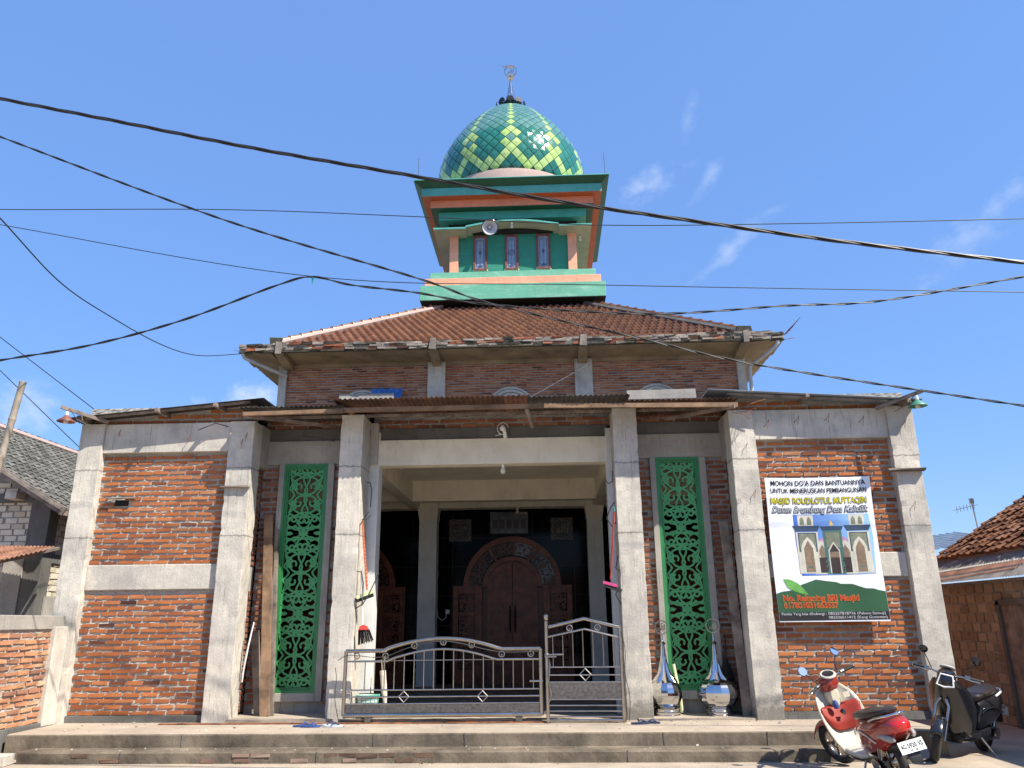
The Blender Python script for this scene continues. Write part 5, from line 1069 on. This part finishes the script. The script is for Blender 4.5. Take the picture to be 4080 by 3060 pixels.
tile_plane((7.22, 5.5, 2.60), (0, 1, 0), (1, 0, .6), 48, 19, 'old_tile', rh, .2, .2, jit=.03, wave=.016); MB().hexa([(7.25, 5.5, 2.56), (10.5, 5.5, 4.5), (7.25, 15.05, 2.56), (10.5, 15.05, 4.5), (7.25, 5.5, 2.6), (10.5, 5.5, 4.54), (7.25, 15.05, 2.6), (10.5, 15.05, 4.54)]).build('roof_deck', 'timber_grey', rh)
MB().grid(60, 4, lambda a, b: (8.15 + 1.6 * a, 17.0 + 2 * b, 2.95 + .22 * a + .35 * b + .02 * sin(a * 60))).build('blue_tin_roof', 'tin_bluish', rh)
an = thing('roof_antenna', (8.66, 16, 3.4), 'television antenna on a thin mast above the clay tiles at far right', 'antenna')
MB().tube([(8.66, 16, 3.0), (8.62, 16, 3.84)], .014, 6).build('mast', 'steel', an); m = MB().bar((8.3, 16, 3.66), (8.66, 16, 3.74), .014)
for k in range(6): m.bar((8.3 + .07 * k, 15.85, 3.66 + .015 * k), (8.3 + .07 * k, 16.15, 3.66 + .015 * k), .008); m.bar((8.3 + .07 * k, 16, 3.60 + .015 * k), (8.3 + .07 * k, 16, 3.72 + .015 * k), .008)
m.build('elements', 'steel', an); B(8.58, 15.98, 3.78, 8.66, 16.02, 3.88).build('junction_box', 'steel', an)

# ------------------------------------------------------------------ cables
def spline(pts, n=14):
    P = [Vector(p) for p in pts]; o = []
    for i in range(len(P) - 1):
        q = [P[max(i - 1, 0)], P[i], P[i + 1], P[min(i + 2, len(P) - 1)]]
        for k in range(n): o.append(cr_(*q, k / n))
    o.append(P[-1]); return o
def cable(pts, r, label, strands=1, mat='black_cable', turn=3.0, n=14):
    path = spline(pts, n); name = 'overhead_cable'
    if strands == 1: o = MB().tube(path, r, 6).build(name, mat, smooth=True)
    else:
        m = MB(); path = spline(pts, n * 4)
        for s in range(strands):
            pp = []; L_ = 0
            for i, p in enumerate(path):
                if i: L_ += (p - path[i - 1]).length
                a = L_ * turn + 2 * pi * s / strands; pp.append(p + Vector((.0, cos(a), sin(a))) * r * 1.05)
            m.tube(pp, r, 6)
        o = m.build(name, mat, smooth=True)
    return tag(o, label, 'cable', 'overhead cables crossing the sky')
cable([(-7.91, 7.0, 7.72), (-5.97, 7.0, 7.22), (-4.6, 7.0, 6.87), (-3.02, 7.0, 6.46), (-1.27, 7.0, 6.05), (.17, 7.0, 5.71), (1.56, 7.0, 5.43), (2.9, 7.0, 5.17), (4.69, 7.0, 4.87), (6.66, 7, 4.54)], .0105, 'thickest twisted black cable, sloping down right across the tower below the dome', 3, turn=5)
cable([(-9.4, 9.0, 8.97), (-7.56, 9.0, 8.19), (-4.23, 9.0, 6.77), (-1.59, 9.0, 5.83), (-.64, 9.0, 5.45), (1.31, 9.0, 4.9), (2.69, 9.0, 4.53), (5.66, 9.0, 3.96), (7.62, 9, 3.58)], .0085, 'black cable from upper left down across the tiled roof to the right wing', 2, turn=9)
cable([(-9.74, 9.5, 7.47), (-7.74, 9.5, 7.33), (-4.47, 9.5, 7.21), (-1.7, 9.5, 7.0), (.86, 9.5, 6.78), (3.67, 9.5, 6.71), (6.49, 9.5, 6.68), (8.49, 9.5, 6.66)], .006, 'thin nearly level wire passing in front of the loudspeaker')
cable([(-9.41, 9.2, 7.32), (-7.45, 9.2, 6.91), (-3.02, 9.2, 5.99), (.79, 9.2, 5.75), (6.08, 9.2, 5.49), (8.08, 9.2, 5.39)], .0055, 'thin wire crossing the base of the tower')
cable([(-8.82, 8.9, 4.51), (-6.84, 8.9, 4.81), (-5.67, 8.9, 4.99), (-4.52, 8.9, 5.3), (-3.36, 8.9, 5.74), (-2.92, 8.9, 5.84), (-2.4, 8.9, 5.71), (-1.57, 8.9, 5.58), (-.63, 8.9, 5.39), (1.32, 8.9, 5.21), (3.02, 8.9, 5.27), (4.14, 8.9, 5.3), (5.92, 8.9, 5.57), (7.9, 8.9, 5.87)], .008, 'black twin cable rising to the turquoise tie left of the tower', 2, turn=9)
cable([(-6.21, 6.03, 6.43), (-6.5, 8.0, 6.31), (-6.74, 9.62, 6.21), (-6.93, 11.24, 6.35), (-6.9, 12.86, 6.46), (-6.97, 14.48, 6.82), (-6.81, 16.1, 7.42)], .009, 'slack black cable ending at the left corner of the eaves')
cable([(-10.93, 12.0, 7.51), (-9.3, 12.0, 6.35), (-7.38, 12.0, 4.98)], .008, 'thin cable running down to the left wing roof'); cable([(-11.47, 13.0, 7.39), (-9.95, 13.0, 6.09), (-8.29, 13.0, 4.67), (-7.0, 13.0, 3.6)], .008, 'thin cable running down behind the left wing pillar')
m = MB()
for k in range(5): m.bar((-2.92, 8.9, 5.84), (-2.92 + .04 * sin(k), 8.9 + .02 * cos(k * 2), 5.75 + .02 * k), .012, .004)
tag(m.build('cable_tie', 'turquoise'), 'small turquoise ribbon tied around the cable left of the tower', 'ribbon')
t = cable([(-2.75, 16.3, 5.4), (1.0, 16.3, 7.3)], .006, 'thin tan cord slanting up across the upper brick wall', mat='cloth') if False else None
tag(MB().tube([(-.3, 16.7, 6.42), (.9, 16.75, 7.1), (1.1, 16.8, 7.25)], .010, 5).build('tan_cord', 'cloth'), 'thin tan cord slanting across the brick beside the middle upper arch', 'cord')

# ------------------------------------------------------------------ scooter
def bike(origin, heading, lean, label, name, pal, group=None, full=True):
    t = thing(name, (origin[0], origin[1], 0), label, 'scooter' if full else 'motorbike', group)
    M = Matrix.Translation(origin) @ Matrix.Rotation(heading, 4, 'Z') @ Matrix.Rotation(-lean, 4, 'X') @ Matrix.Scale(.97, 4)
    def P(mb, nm, mat, parent=t, smooth=True, bev=0, X=None): return mb.xf(M @ X if X else M).build(nm, mat, parent, smooth=smooth, bev=bev)
    body, acc, shield = pal
    ST = Matrix.Translation((1.02, 0, .80)) @ Matrix.Rotation(R(-26), 4, 'Y') @ Matrix.Rotation(R(22), 4, 'Z') @ Matrix.Rotation(R(26), 4, 'Y') @ Matrix.Translation((-1.02, 0, -.80))
    def wheel(x, X=None, rr=.245):
        def torus(r, q, n=36, k=10):
            m = MB(); return m.tube([(x + r * cos(2 * pi * i / n), 0, rr + r * sin(2 * pi * i / n)) for i in range(n)], q, k, closed=True)
        w_ = P(torus(rr - .045, .046), 'wheel', 'rubber', X=X); P(torus(rr - .085, .018), 'rim', 'steel', w_, X=X)
        m = MB()
        for i in range(5): a = 2 * pi * i / 5; m.bar((x, 0, rr), (x + (rr - .09) * cos(a), 0, rr + (rr - .09) * sin(a)), .03, .025)
        m.tube([(x, -.05, rr), (x, .05, rr)], .04, 14); P(m, 'hub', 'steel', w_, X=X)
    wheel(0.0); wheel(1.26, ST)
    # front end
    m = MB(); m.tube([(1.22, .07, .25), (1.06, .07, .62), (1.04, .03, .70)], .02, 10); m.tube([(1.22, -.07, .25), (1.06, -.07, .62), (1.04, -.03, .70)], .02, 10); P(m, 'fork', 'steel', X=ST)
    m = MB(); n = 10
    m.grid(13, 9, lambda a, b: (1.26 + .285 * cos(R(25 + 125 * a)), (b - .5) * .155, .245 + .285 * sin(R(25 + 125 * a)) - .05 * (2 * abs(b - .5)) ** 3)); P(m, 'front_fender', body, X=ST).modifiers.new('s', 'SOLIDIFY').thickness = .006
    # leg shield: raked curved sheet
    def shl(a, b, o=0):
        z = .27 + .66 * b; wd = (.13, .20, .235, .245, .235, .20, .13)[min(6, int(b * 6))]; q = b * 6 - int(b * 6); i = min(5, int(b * 6)); W = [.15, .205, .235, .25, .245, .215, .12]
        wd = W[i] + (W[min(6, i + 1)] - W[i]) * q if b < 1 else W[6]
        y = (a * 2 - 1) * wd; return (.865 + .17 * b - .14 * (abs(y) / .25) ** 2.2 + o - (.10 * (1 - b) ** 3), y, z)
    P(MB().grid(21, 22, lambda a, b: shl(a, b)), 'leg_shield', shield).modifiers.new('s', 'SOLIDIFY').thickness = .012
    P(MB().grid(21, 22, lambda a, b: shl(a, b, .05 * (1 - abs(2 * a - 1) ** 2) + .016)), 'front_cover', body).modifiers.new('s', 'SOLIDIFY').thickness = .01
    m = MB(); m.tube([Vector(shl(0, b / 20)) for b in range(21)], .011, 8); m.tube([Vector(shl(1, b / 20)) for b in range(21)], .011, 8); P(m, 'shield_trim', acc)
    def gb(a, b):
        q = 2 * a - 1; zt = .70 + .015 * abs(q); zb = .69 - .24 * max(0, 1 - abs(q) ** 4); z = zb + (zt - zb) * b
        x_, y_, _ = shl(.5 + q * .47, (z - .27) / .66); bulge = .060 * max(0, 1 - abs(q) ** 4) * min(1, .25 + 2.2 * b) * min(1, (1 - b) * 8 + .35)
        return (x_ - .012 - bulge, y_, z)
    P(MB().grid(29, 14, gb), 'glove_box', 'red_satin' if full else body).modifiers.new('s', 'SOLIDIFY').thickness = .02
    P(MB().tube([(.80, -.0, .655), (.765, -.0, .635)], [.030, .022], 14), 'hook', 'dark_paint')
    P(MB().loft([(.865, 0, .79, .04, .09, 2.5), (.90, 0, .80, .07, .11, 2.5), (.97, 0, .80, .08, .10, 2.5)], 20), 'steering_cover', acc)
    P(MB().loft([(.30, 0, .27, .10, .03, 3), (.40, 0, .265, .15, .035, 4), (.60, 0, .265, .155, .035, 4), (.84, 0, .28, .14, .04, 4)], 24), 'floorboard', shield)
    P(MB().loft([(.28, 0, .22, .10, .04, 3), (.6, 0, .215, .13, .035, 3), (.86, 0, .235, .11, .05, 3)], 20), 'under_cover', 'dark_paint')
    # handlebar unit
    hb = P(MB().loft([(.84, 0, .97, .04, .03, 2.2), (.865, 0, .955, .085, .075, 2.6), (.92, 0, .94, .105, .10, 2.6), (.99, 0, .94, .10, .095, 2.4), (1.06, 0, .95, .07, .065, 2.2), (1.08, 0, .95, .03, .03, 2)], 26), 'handlebar_cover', body, X=ST)
    G = ST @ Matrix.Translation((.885, 0, 1.035)) @ Matrix.Rotation(R(-22), 4, 'Y')
    P(MB().lathe([(.0, .0), (.085, .0), (.092, .012), (.085, .022), (.0, .018)], n=28), 'gauge', 'white_shield', hb, X=G); P(MB().lathe([(.0, .019), (.064, .024), (.064, .026), (.0, .028)], n=24), 'gauge_dial', 'dark_paint', hb, X=G)
    for s in (-1, 1):
        P(MB().tube([(.93, s * .06, .965), (.92, s * .16, .985), (.885, s * .26, .985)], .013, 10), 'handlebar', 'steel', hb, X=ST)
        P(MB().tube([(.892, s * .24, .985), (.85, s * .37, .98)], [.019, .019], 12), 'grip', 'rubber', hb, X=ST); P(MB().tube([(.848, s * .372, .98), (.845, s * .385, .98)], [.022, .018], 12), 'bar_end', 'steel', hb, X=ST)
        P(MB().tube([(.90, s * .20, .985), (.893, s * .245, .985)], .030, 12), 'switch_pod', 'steel', hb, X=ST)
        P(MB().tube([(.96, s * .20, .98), (.96, s * .27, .975), (.915, s * .36, .97)], .008, 8), 'brake_lever', 'steel', hb, X=ST)
        mr = P(MB().tube([(.905, s * .17, 1.0), (.935, s * .20, 1.06), (.925, s * .265, 1.165)], .006, 8), 'mirror_stalk', 'dark_paint', hb, X=ST)
        DM = ST @ Matrix.Translation((.925, s * .285, 1.205)) @ Matrix.Rotation(R(-66), 4, 'Y') @ Matrix.Rotation(R(s * -6), 4, 'X')
        mh = P(MB().lathe([(.0, -.022), (.03, -.018), (.052, -.006), (.056, .0), (.052, .004)], n=26), 'mirror', 'dark_paint', hb, X=DM); P(MB().lathe([(.0, .0045), (.050, .0045), (.050, .006), (.0, .006)], n=26), 'mirror_glass', 'mirror', mh, X=DM)
    # body
    P(MB().loft([(.36, 0, .40, .10, .10, 3), (.33, 0, .46, .135, .17, 3), (.22, 0, .49, .165, .19, 2.8), (.05, 0, .51, .185, .185, 2.6), (-.12, 0, .545, .185, .165, 2.5), (-.28, 0, .60, .16, .13, 2.4), (-.38, 0, .63, .115, .09, 2.3), (-.41, 0, .635, .07, .055, 2.2)], 30), 'body', body)
    m = MB()
    for s in (-1, 1): m.tube([(.34, s * .145, .50), (.26, s * .175, .56), (.12, s * .193, .57), (-.02, s * .197, .54), (-.16, s * .192, .49)], .008, 8)
    P(m, 'side_trim', acc)
    P(MB().loft([(.37, 0, .66, .06, .02, 2.5), (.34, 0, .67, .11, .045, 2.8), (.2, 0, .695, .135, .05, 3), (.02, 0, .715, .14, .045, 3), (-.16, 0, .745, .13, .045, 3), (-.27, 0, .765, .09, .03, 2.6), (-.30, 0, .77, .05, .012, 2)], 26), 'seat', 'seat_black')
    P(MB().tube([(-.08, .15, .68), (-.24, .155, .725), (-.36, .10, .745), (-.385, 0, .75), (-.36, -.10, .745), (-.24, -.155, .725), (-.08, -.15, .68)], .013, 10), 'grab_rail', 'chrome' if full else 'white_plastic')
    tl = P(MB().loft([(-.33, 0, .63, .125, .075, 2.6), (-.385, 0, .63, .115, .07, 2.6), (-.425, 0, .63, .085, .055, 2.4), (-.445, 0, .63, .045, .035, 2.2)], 26), 'tail_light', 'tail_red')
    for s in (-1, 1): P(MB().loft([(-.20, s * .165, .555, .012, .012, 2), (-.28, s * .150, .55, .028, .03, 2), (-.36, s * .125, .535, .03, .034, 2), (-.40, s * .105, .53, .012, .018, 2)], 16), 'turn_signal', 'lens_clear')
    P(MB().loft([(-.10, 0, .40, .07, .06, 3), (-.28, 0, .44, .08, .05, 3), (-.42, 0, .46, .08, .035, 3), (-.47, 0, .40, .07, .03, 3), (-.50, 0, .33, .06, .015, 3)], 18), 'rear_fender', 'black_plastic')
    PLM = Matrix.Translation((-.49, 0, .465)) @ Matrix.Rotation(R(18), 4, 'Y')
    pl = P(MB().box(-.004, -.13, -.055, .0, .13, .055), 'number_plate', 'plate_white', X=PLM, smooth=False)
    tx = MB()
    for s_, a, b, z, h in (('AG', -.115, -.06, -.012, .042), ('5920', -.045, .05, -.012, .042), ('XS', .065, .115, -.012, .042), ('10 - 26', -.03, .045, -.045, .020)):
        q = text_mesh(s_, a, b, z, h, 0, .02); tx.add([(-.0055, -x, zz) for x, y_, zz in q.v], q.f)
    if full: P(tx, 'plate_lettering', 'text_black', pl, X=PLM, smooth=False)
    # engine, exhaust, stand, shock
    P(MB().loft([(.34, .02, .24, .07, .07, 3), (.2, .06, .24, .075, .08, 3), (0, .10, .245, .06, .085, 2.6), (-.10, .10, .245, .03, .05, 2.2)], 18), 'engine', 'dark_paint'); P(MB().tube([(.02, .17, .245), (.02, .185, .245)], .07, 18), 'fan_cover', 'steel')
    P(MB().tube([(.30, -.08, .2), (.15, -.13, .19), (0, -.16, .22), (-.05, -.165, .235), (-.34, -.175, .33)], [.018, .018, .022, .048, .05], 14), 'exhaust', 'dark_paint'); P(MB().tube([(-.02, -.215, .27), (-.28, -.228, .35)], .02, 8), 'heat_guard', 'steel')
    P(MB().tube([(.36, .12, .22), (.30, .26, .02)], .012, 8), 'side_stand', 'steel'); P(MB().tube([(-.02, .12, .3), (-.12, .12, .55)], .03, 12), 'shock_absorber', 'steel')
    if full:
        q = text_mesh('Scoopy', .0, .17, 0, .032, 0, .02, .35); P(MB().add([(.10 - x, .197 + .0, .43 + z) for x, y_, z in q.v], q.f), 'lettering', 'cream_paint', smooth=False)
        P(MB().box(-.002, -.045, -.03, .002, .03, .03), 'sticker', 'cream_paint', X=Matrix.Translation((.845, -.12, .80)), smooth=False)
        P(MB().lathe([(.0, -.06), (.028, -.05), (.035, -.01), (.022, .03), (.0, .04)], (.80, .055, .745), 12), 'hanging_pouch', 'sandal_blue')
        m = MB()
        for y_, z in ((.19, .62), (.17, .45), (.12, .33), (-.1, .33), (.0, .32)): m.lathe([(.007, 0), (.007, .004)], n=8)
    else:
        P(MB().tube([(1.115, -.085, .86), (1.09, -.06, .985), (1.08, .07, .985), (1.11, .095, .87), (1.125, .0, .845)], .012, 8, closed=True), 'lamp_surround', 'white_plastic', X=ST); P(MB().loft([(1.02, 0, .92, .09, .075, 2.4), (1.08, 0, .92, .08, .065, 2.2), (1.105, 0, .915, .05, .04, 2)], 20), 'headlamp', 'dark_paint', X=ST)
    return t
bike((3.44, 8.56, 0), R(90 + 6), R(13), 'red and cream scooter parked on its side stand before the banner wall', 'scooter', ('red_paint', 'cream_paint', 'white_shield'))
bike((5.36, 10.70, .0), R(-139), R(6), 'black motorbike with white outlined headlamp parked beyond the red scooter', 'motorbike', ('dark_paint', 'dark_paint', 'dark_paint'), full=False)

# ------------------------------------------------------------------ unseen trees and house across the street, added for their reflections
def tree(x, y, h, r):
    t = thing('reflection_tree', (x, y, 0), 'unseen broad leafy tree added for reflections across the street behind the viewer, %.0f metres tall' % h, 'tree', 'unseen trees added for reflections')
    m = MB().tube([(x, y, 0), (x + .1, y, h * .3), (x - .05, y + .1, h * .6)], [.22, .16, .09], 8)
    for k in range(6): a = k * 1.05; m.tube([(x, y, h * (.3 + .04 * k)), (x + r * .6 * cos(a), y + r * .6 * sin(a), h * (.55 + .05 * k))], [.08, .03], 6)
    m.build('trunk', 'timber_grey', t); m = MB()
    for k in range(1500):
        a, b, q = rnd.uniform(0, 2 * pi), rnd.uniform(-1, 1), rnd.random() ** .4; c = sqrt(1 - b * b)
        p = Vector((x + r * q * c * cos(a), y + r * q * c * sin(a), h * .68 + h * .32 * q * b)); s_ = rnd.uniform(.12, .26); u = Vector((rnd.gauss(0, 1), rnd.gauss(0, 1), rnd.gauss(0, 1))).normalized(); v = u.orthogonal().normalized()
        m.add([p, p + u * s_ + v * s_ * .4, p + u * s_ * 2, p + u * s_ - v * s_ * .4], [(0, 1, 2, 3)])
    m.build('crown', 'leaf_green', t, recalc=False)
simple('leaf_green', (.05, .10, .03), .7, 0, .4, 3)
for a in ((-9, -9, 6.5, 3.0), (-3.5, -11, 7.5, 3.3), (8.5, -9.5, 6.8, 3.1)): tree(*a)
oh = thing('reflection_house', (3, -12, 0), 'unseen plastered house with tiled roof added for reflections across the street behind the viewer', 'house')
m = MB().box(-.5, -14, 0, 7, -9.5, 3.0); m.build('wall', 'cream', oh); MB().hexa([(-1, -14.6, 2.9), (7.5, -14.6, 2.9), (-1, -9, 2.9), (7.5, -9, 2.9), (1, -11.9, 4.6), (5.5, -11.9, 4.6), (1, -11.7, 4.6), (5.5, -11.7, 4.6)]).build('roof', 'old_tile', oh)
for x in (.6, 5.2): B(x, -9.5, 1.0, x + 1.1, -9.46, 2.2).build('window', 'glass_dark', oh)
B(2.9, -9.5, 0, 3.9, -9.46, 2.2).build('door', 'wood_door', oh)

# loose grit, brick chips and dry leaves on the terrace and the ground
m = MB()
for k in range(420):
    y = rnd.choice((rnd.uniform(10.35, 11.3), rnd.uniform(9.0, 9.95), rnd.uniform(10.0, 10.28), rnd.uniform(11.2, 11.42))); x = rnd.uniform(-6.4, 4.2); z = .291 if y > 10.31 else (.134 if y > 9.98 else .001)
    q = rnd.uniform(.004, .013) if k % 9 else rnd.uniform(.012, .024); m.cur = rnd.choice((0, 0, 1, 2)); m.box(x, y, z - .002, x + q * 1.6, y + q, z + q * .6, jit=q * .3)
tag(m.build('scattered_grit', ['concrete', 'rust', 'mortar_dark']), 'fine grit and brick chips scattered over the terrace and steps', 'debris', kind='stuff')

ts = bpy.data.objects['terrace_steps']
m = MB()
for x in (-2.19, -1.06, 1.38, 2.63, -4.6): m.box(x - .008, 10.293, .14, x - .002 + .008 * rnd.random(), 10.31, .285, jit=.003)
for x in (-2.8, .9, -5.2, 2.9): m.box(x - .005, 9.962, .02, x + .006, 9.98, .13, jit=.003)
m.build('crack', 'concrete_dark', ts)
m = MB()
for x0, x1 in ((-4.6, -1.3), (-5.9, -5.3)):
    for r_ in range(2):
        x = x0 + .1 * r_
        while x < x1:
            l = rnd.uniform(.15, .24)
            if rnd.random() < .36: m.box(x, 9.964 + rnd.uniform(-.003, .003), .012 + r_ * .058, x + l, 9.98, .055 + r_ * .058, jit=.006)
            x += l + .02
m.build('exposed_bricks', 'brick_dusty', ts)
m = MB()
for k in range(34):
    x = rnd.uniform(-6.3, 4.2); m.tube([(x, 9.95 - rnd.uniform(0, .05), .0), (x + rnd.uniform(-.03, .03), 9.93, rnd.uniform(.02, .06)), (x + rnd.uniform(-.06, .06), 9.90, rnd.uniform(.01, .05))], .0022, 3)
tag(m.build('dry_weeds', 'leaf_green'), 'sparse weeds and dry stalks along the foot of the lower step', 'weeds', kind='stuff')
for k, pts in enumerate(([(-2.92, 11.2, 1.10), (-2.75, 11.15, 1.17), (-2.3, 11.17, 1.14), (-1.9, 11.17, 1.27), (-1.4, 11.17, 1.34), (-.7, 11.17, 1.2), (-.15, 11.17, 1.2)], [(-2.98, 11.3, 1.0), (-2.93, 11.2, .85), (-2.95, 11.25, .6), (-2.9, 11.3, .32)], [(.99, 11.1, 1.45), (1.04, 11.15, 1.2), (1.02, 11.1, .9), (1.07, 11.15, .6), (1.05, 11.2, .31)])):
    tag(MB().tube(spline(pts, 6), .005, 5).build('electric_cord', 'cable_grey'), ('thin dark cord strung along the arched top of the sliding gate', 'thin dark cord dangling at the left end of the sliding gate', 'thin dark cord dangling beside the peaked side gate hinge')[k], 'cord')
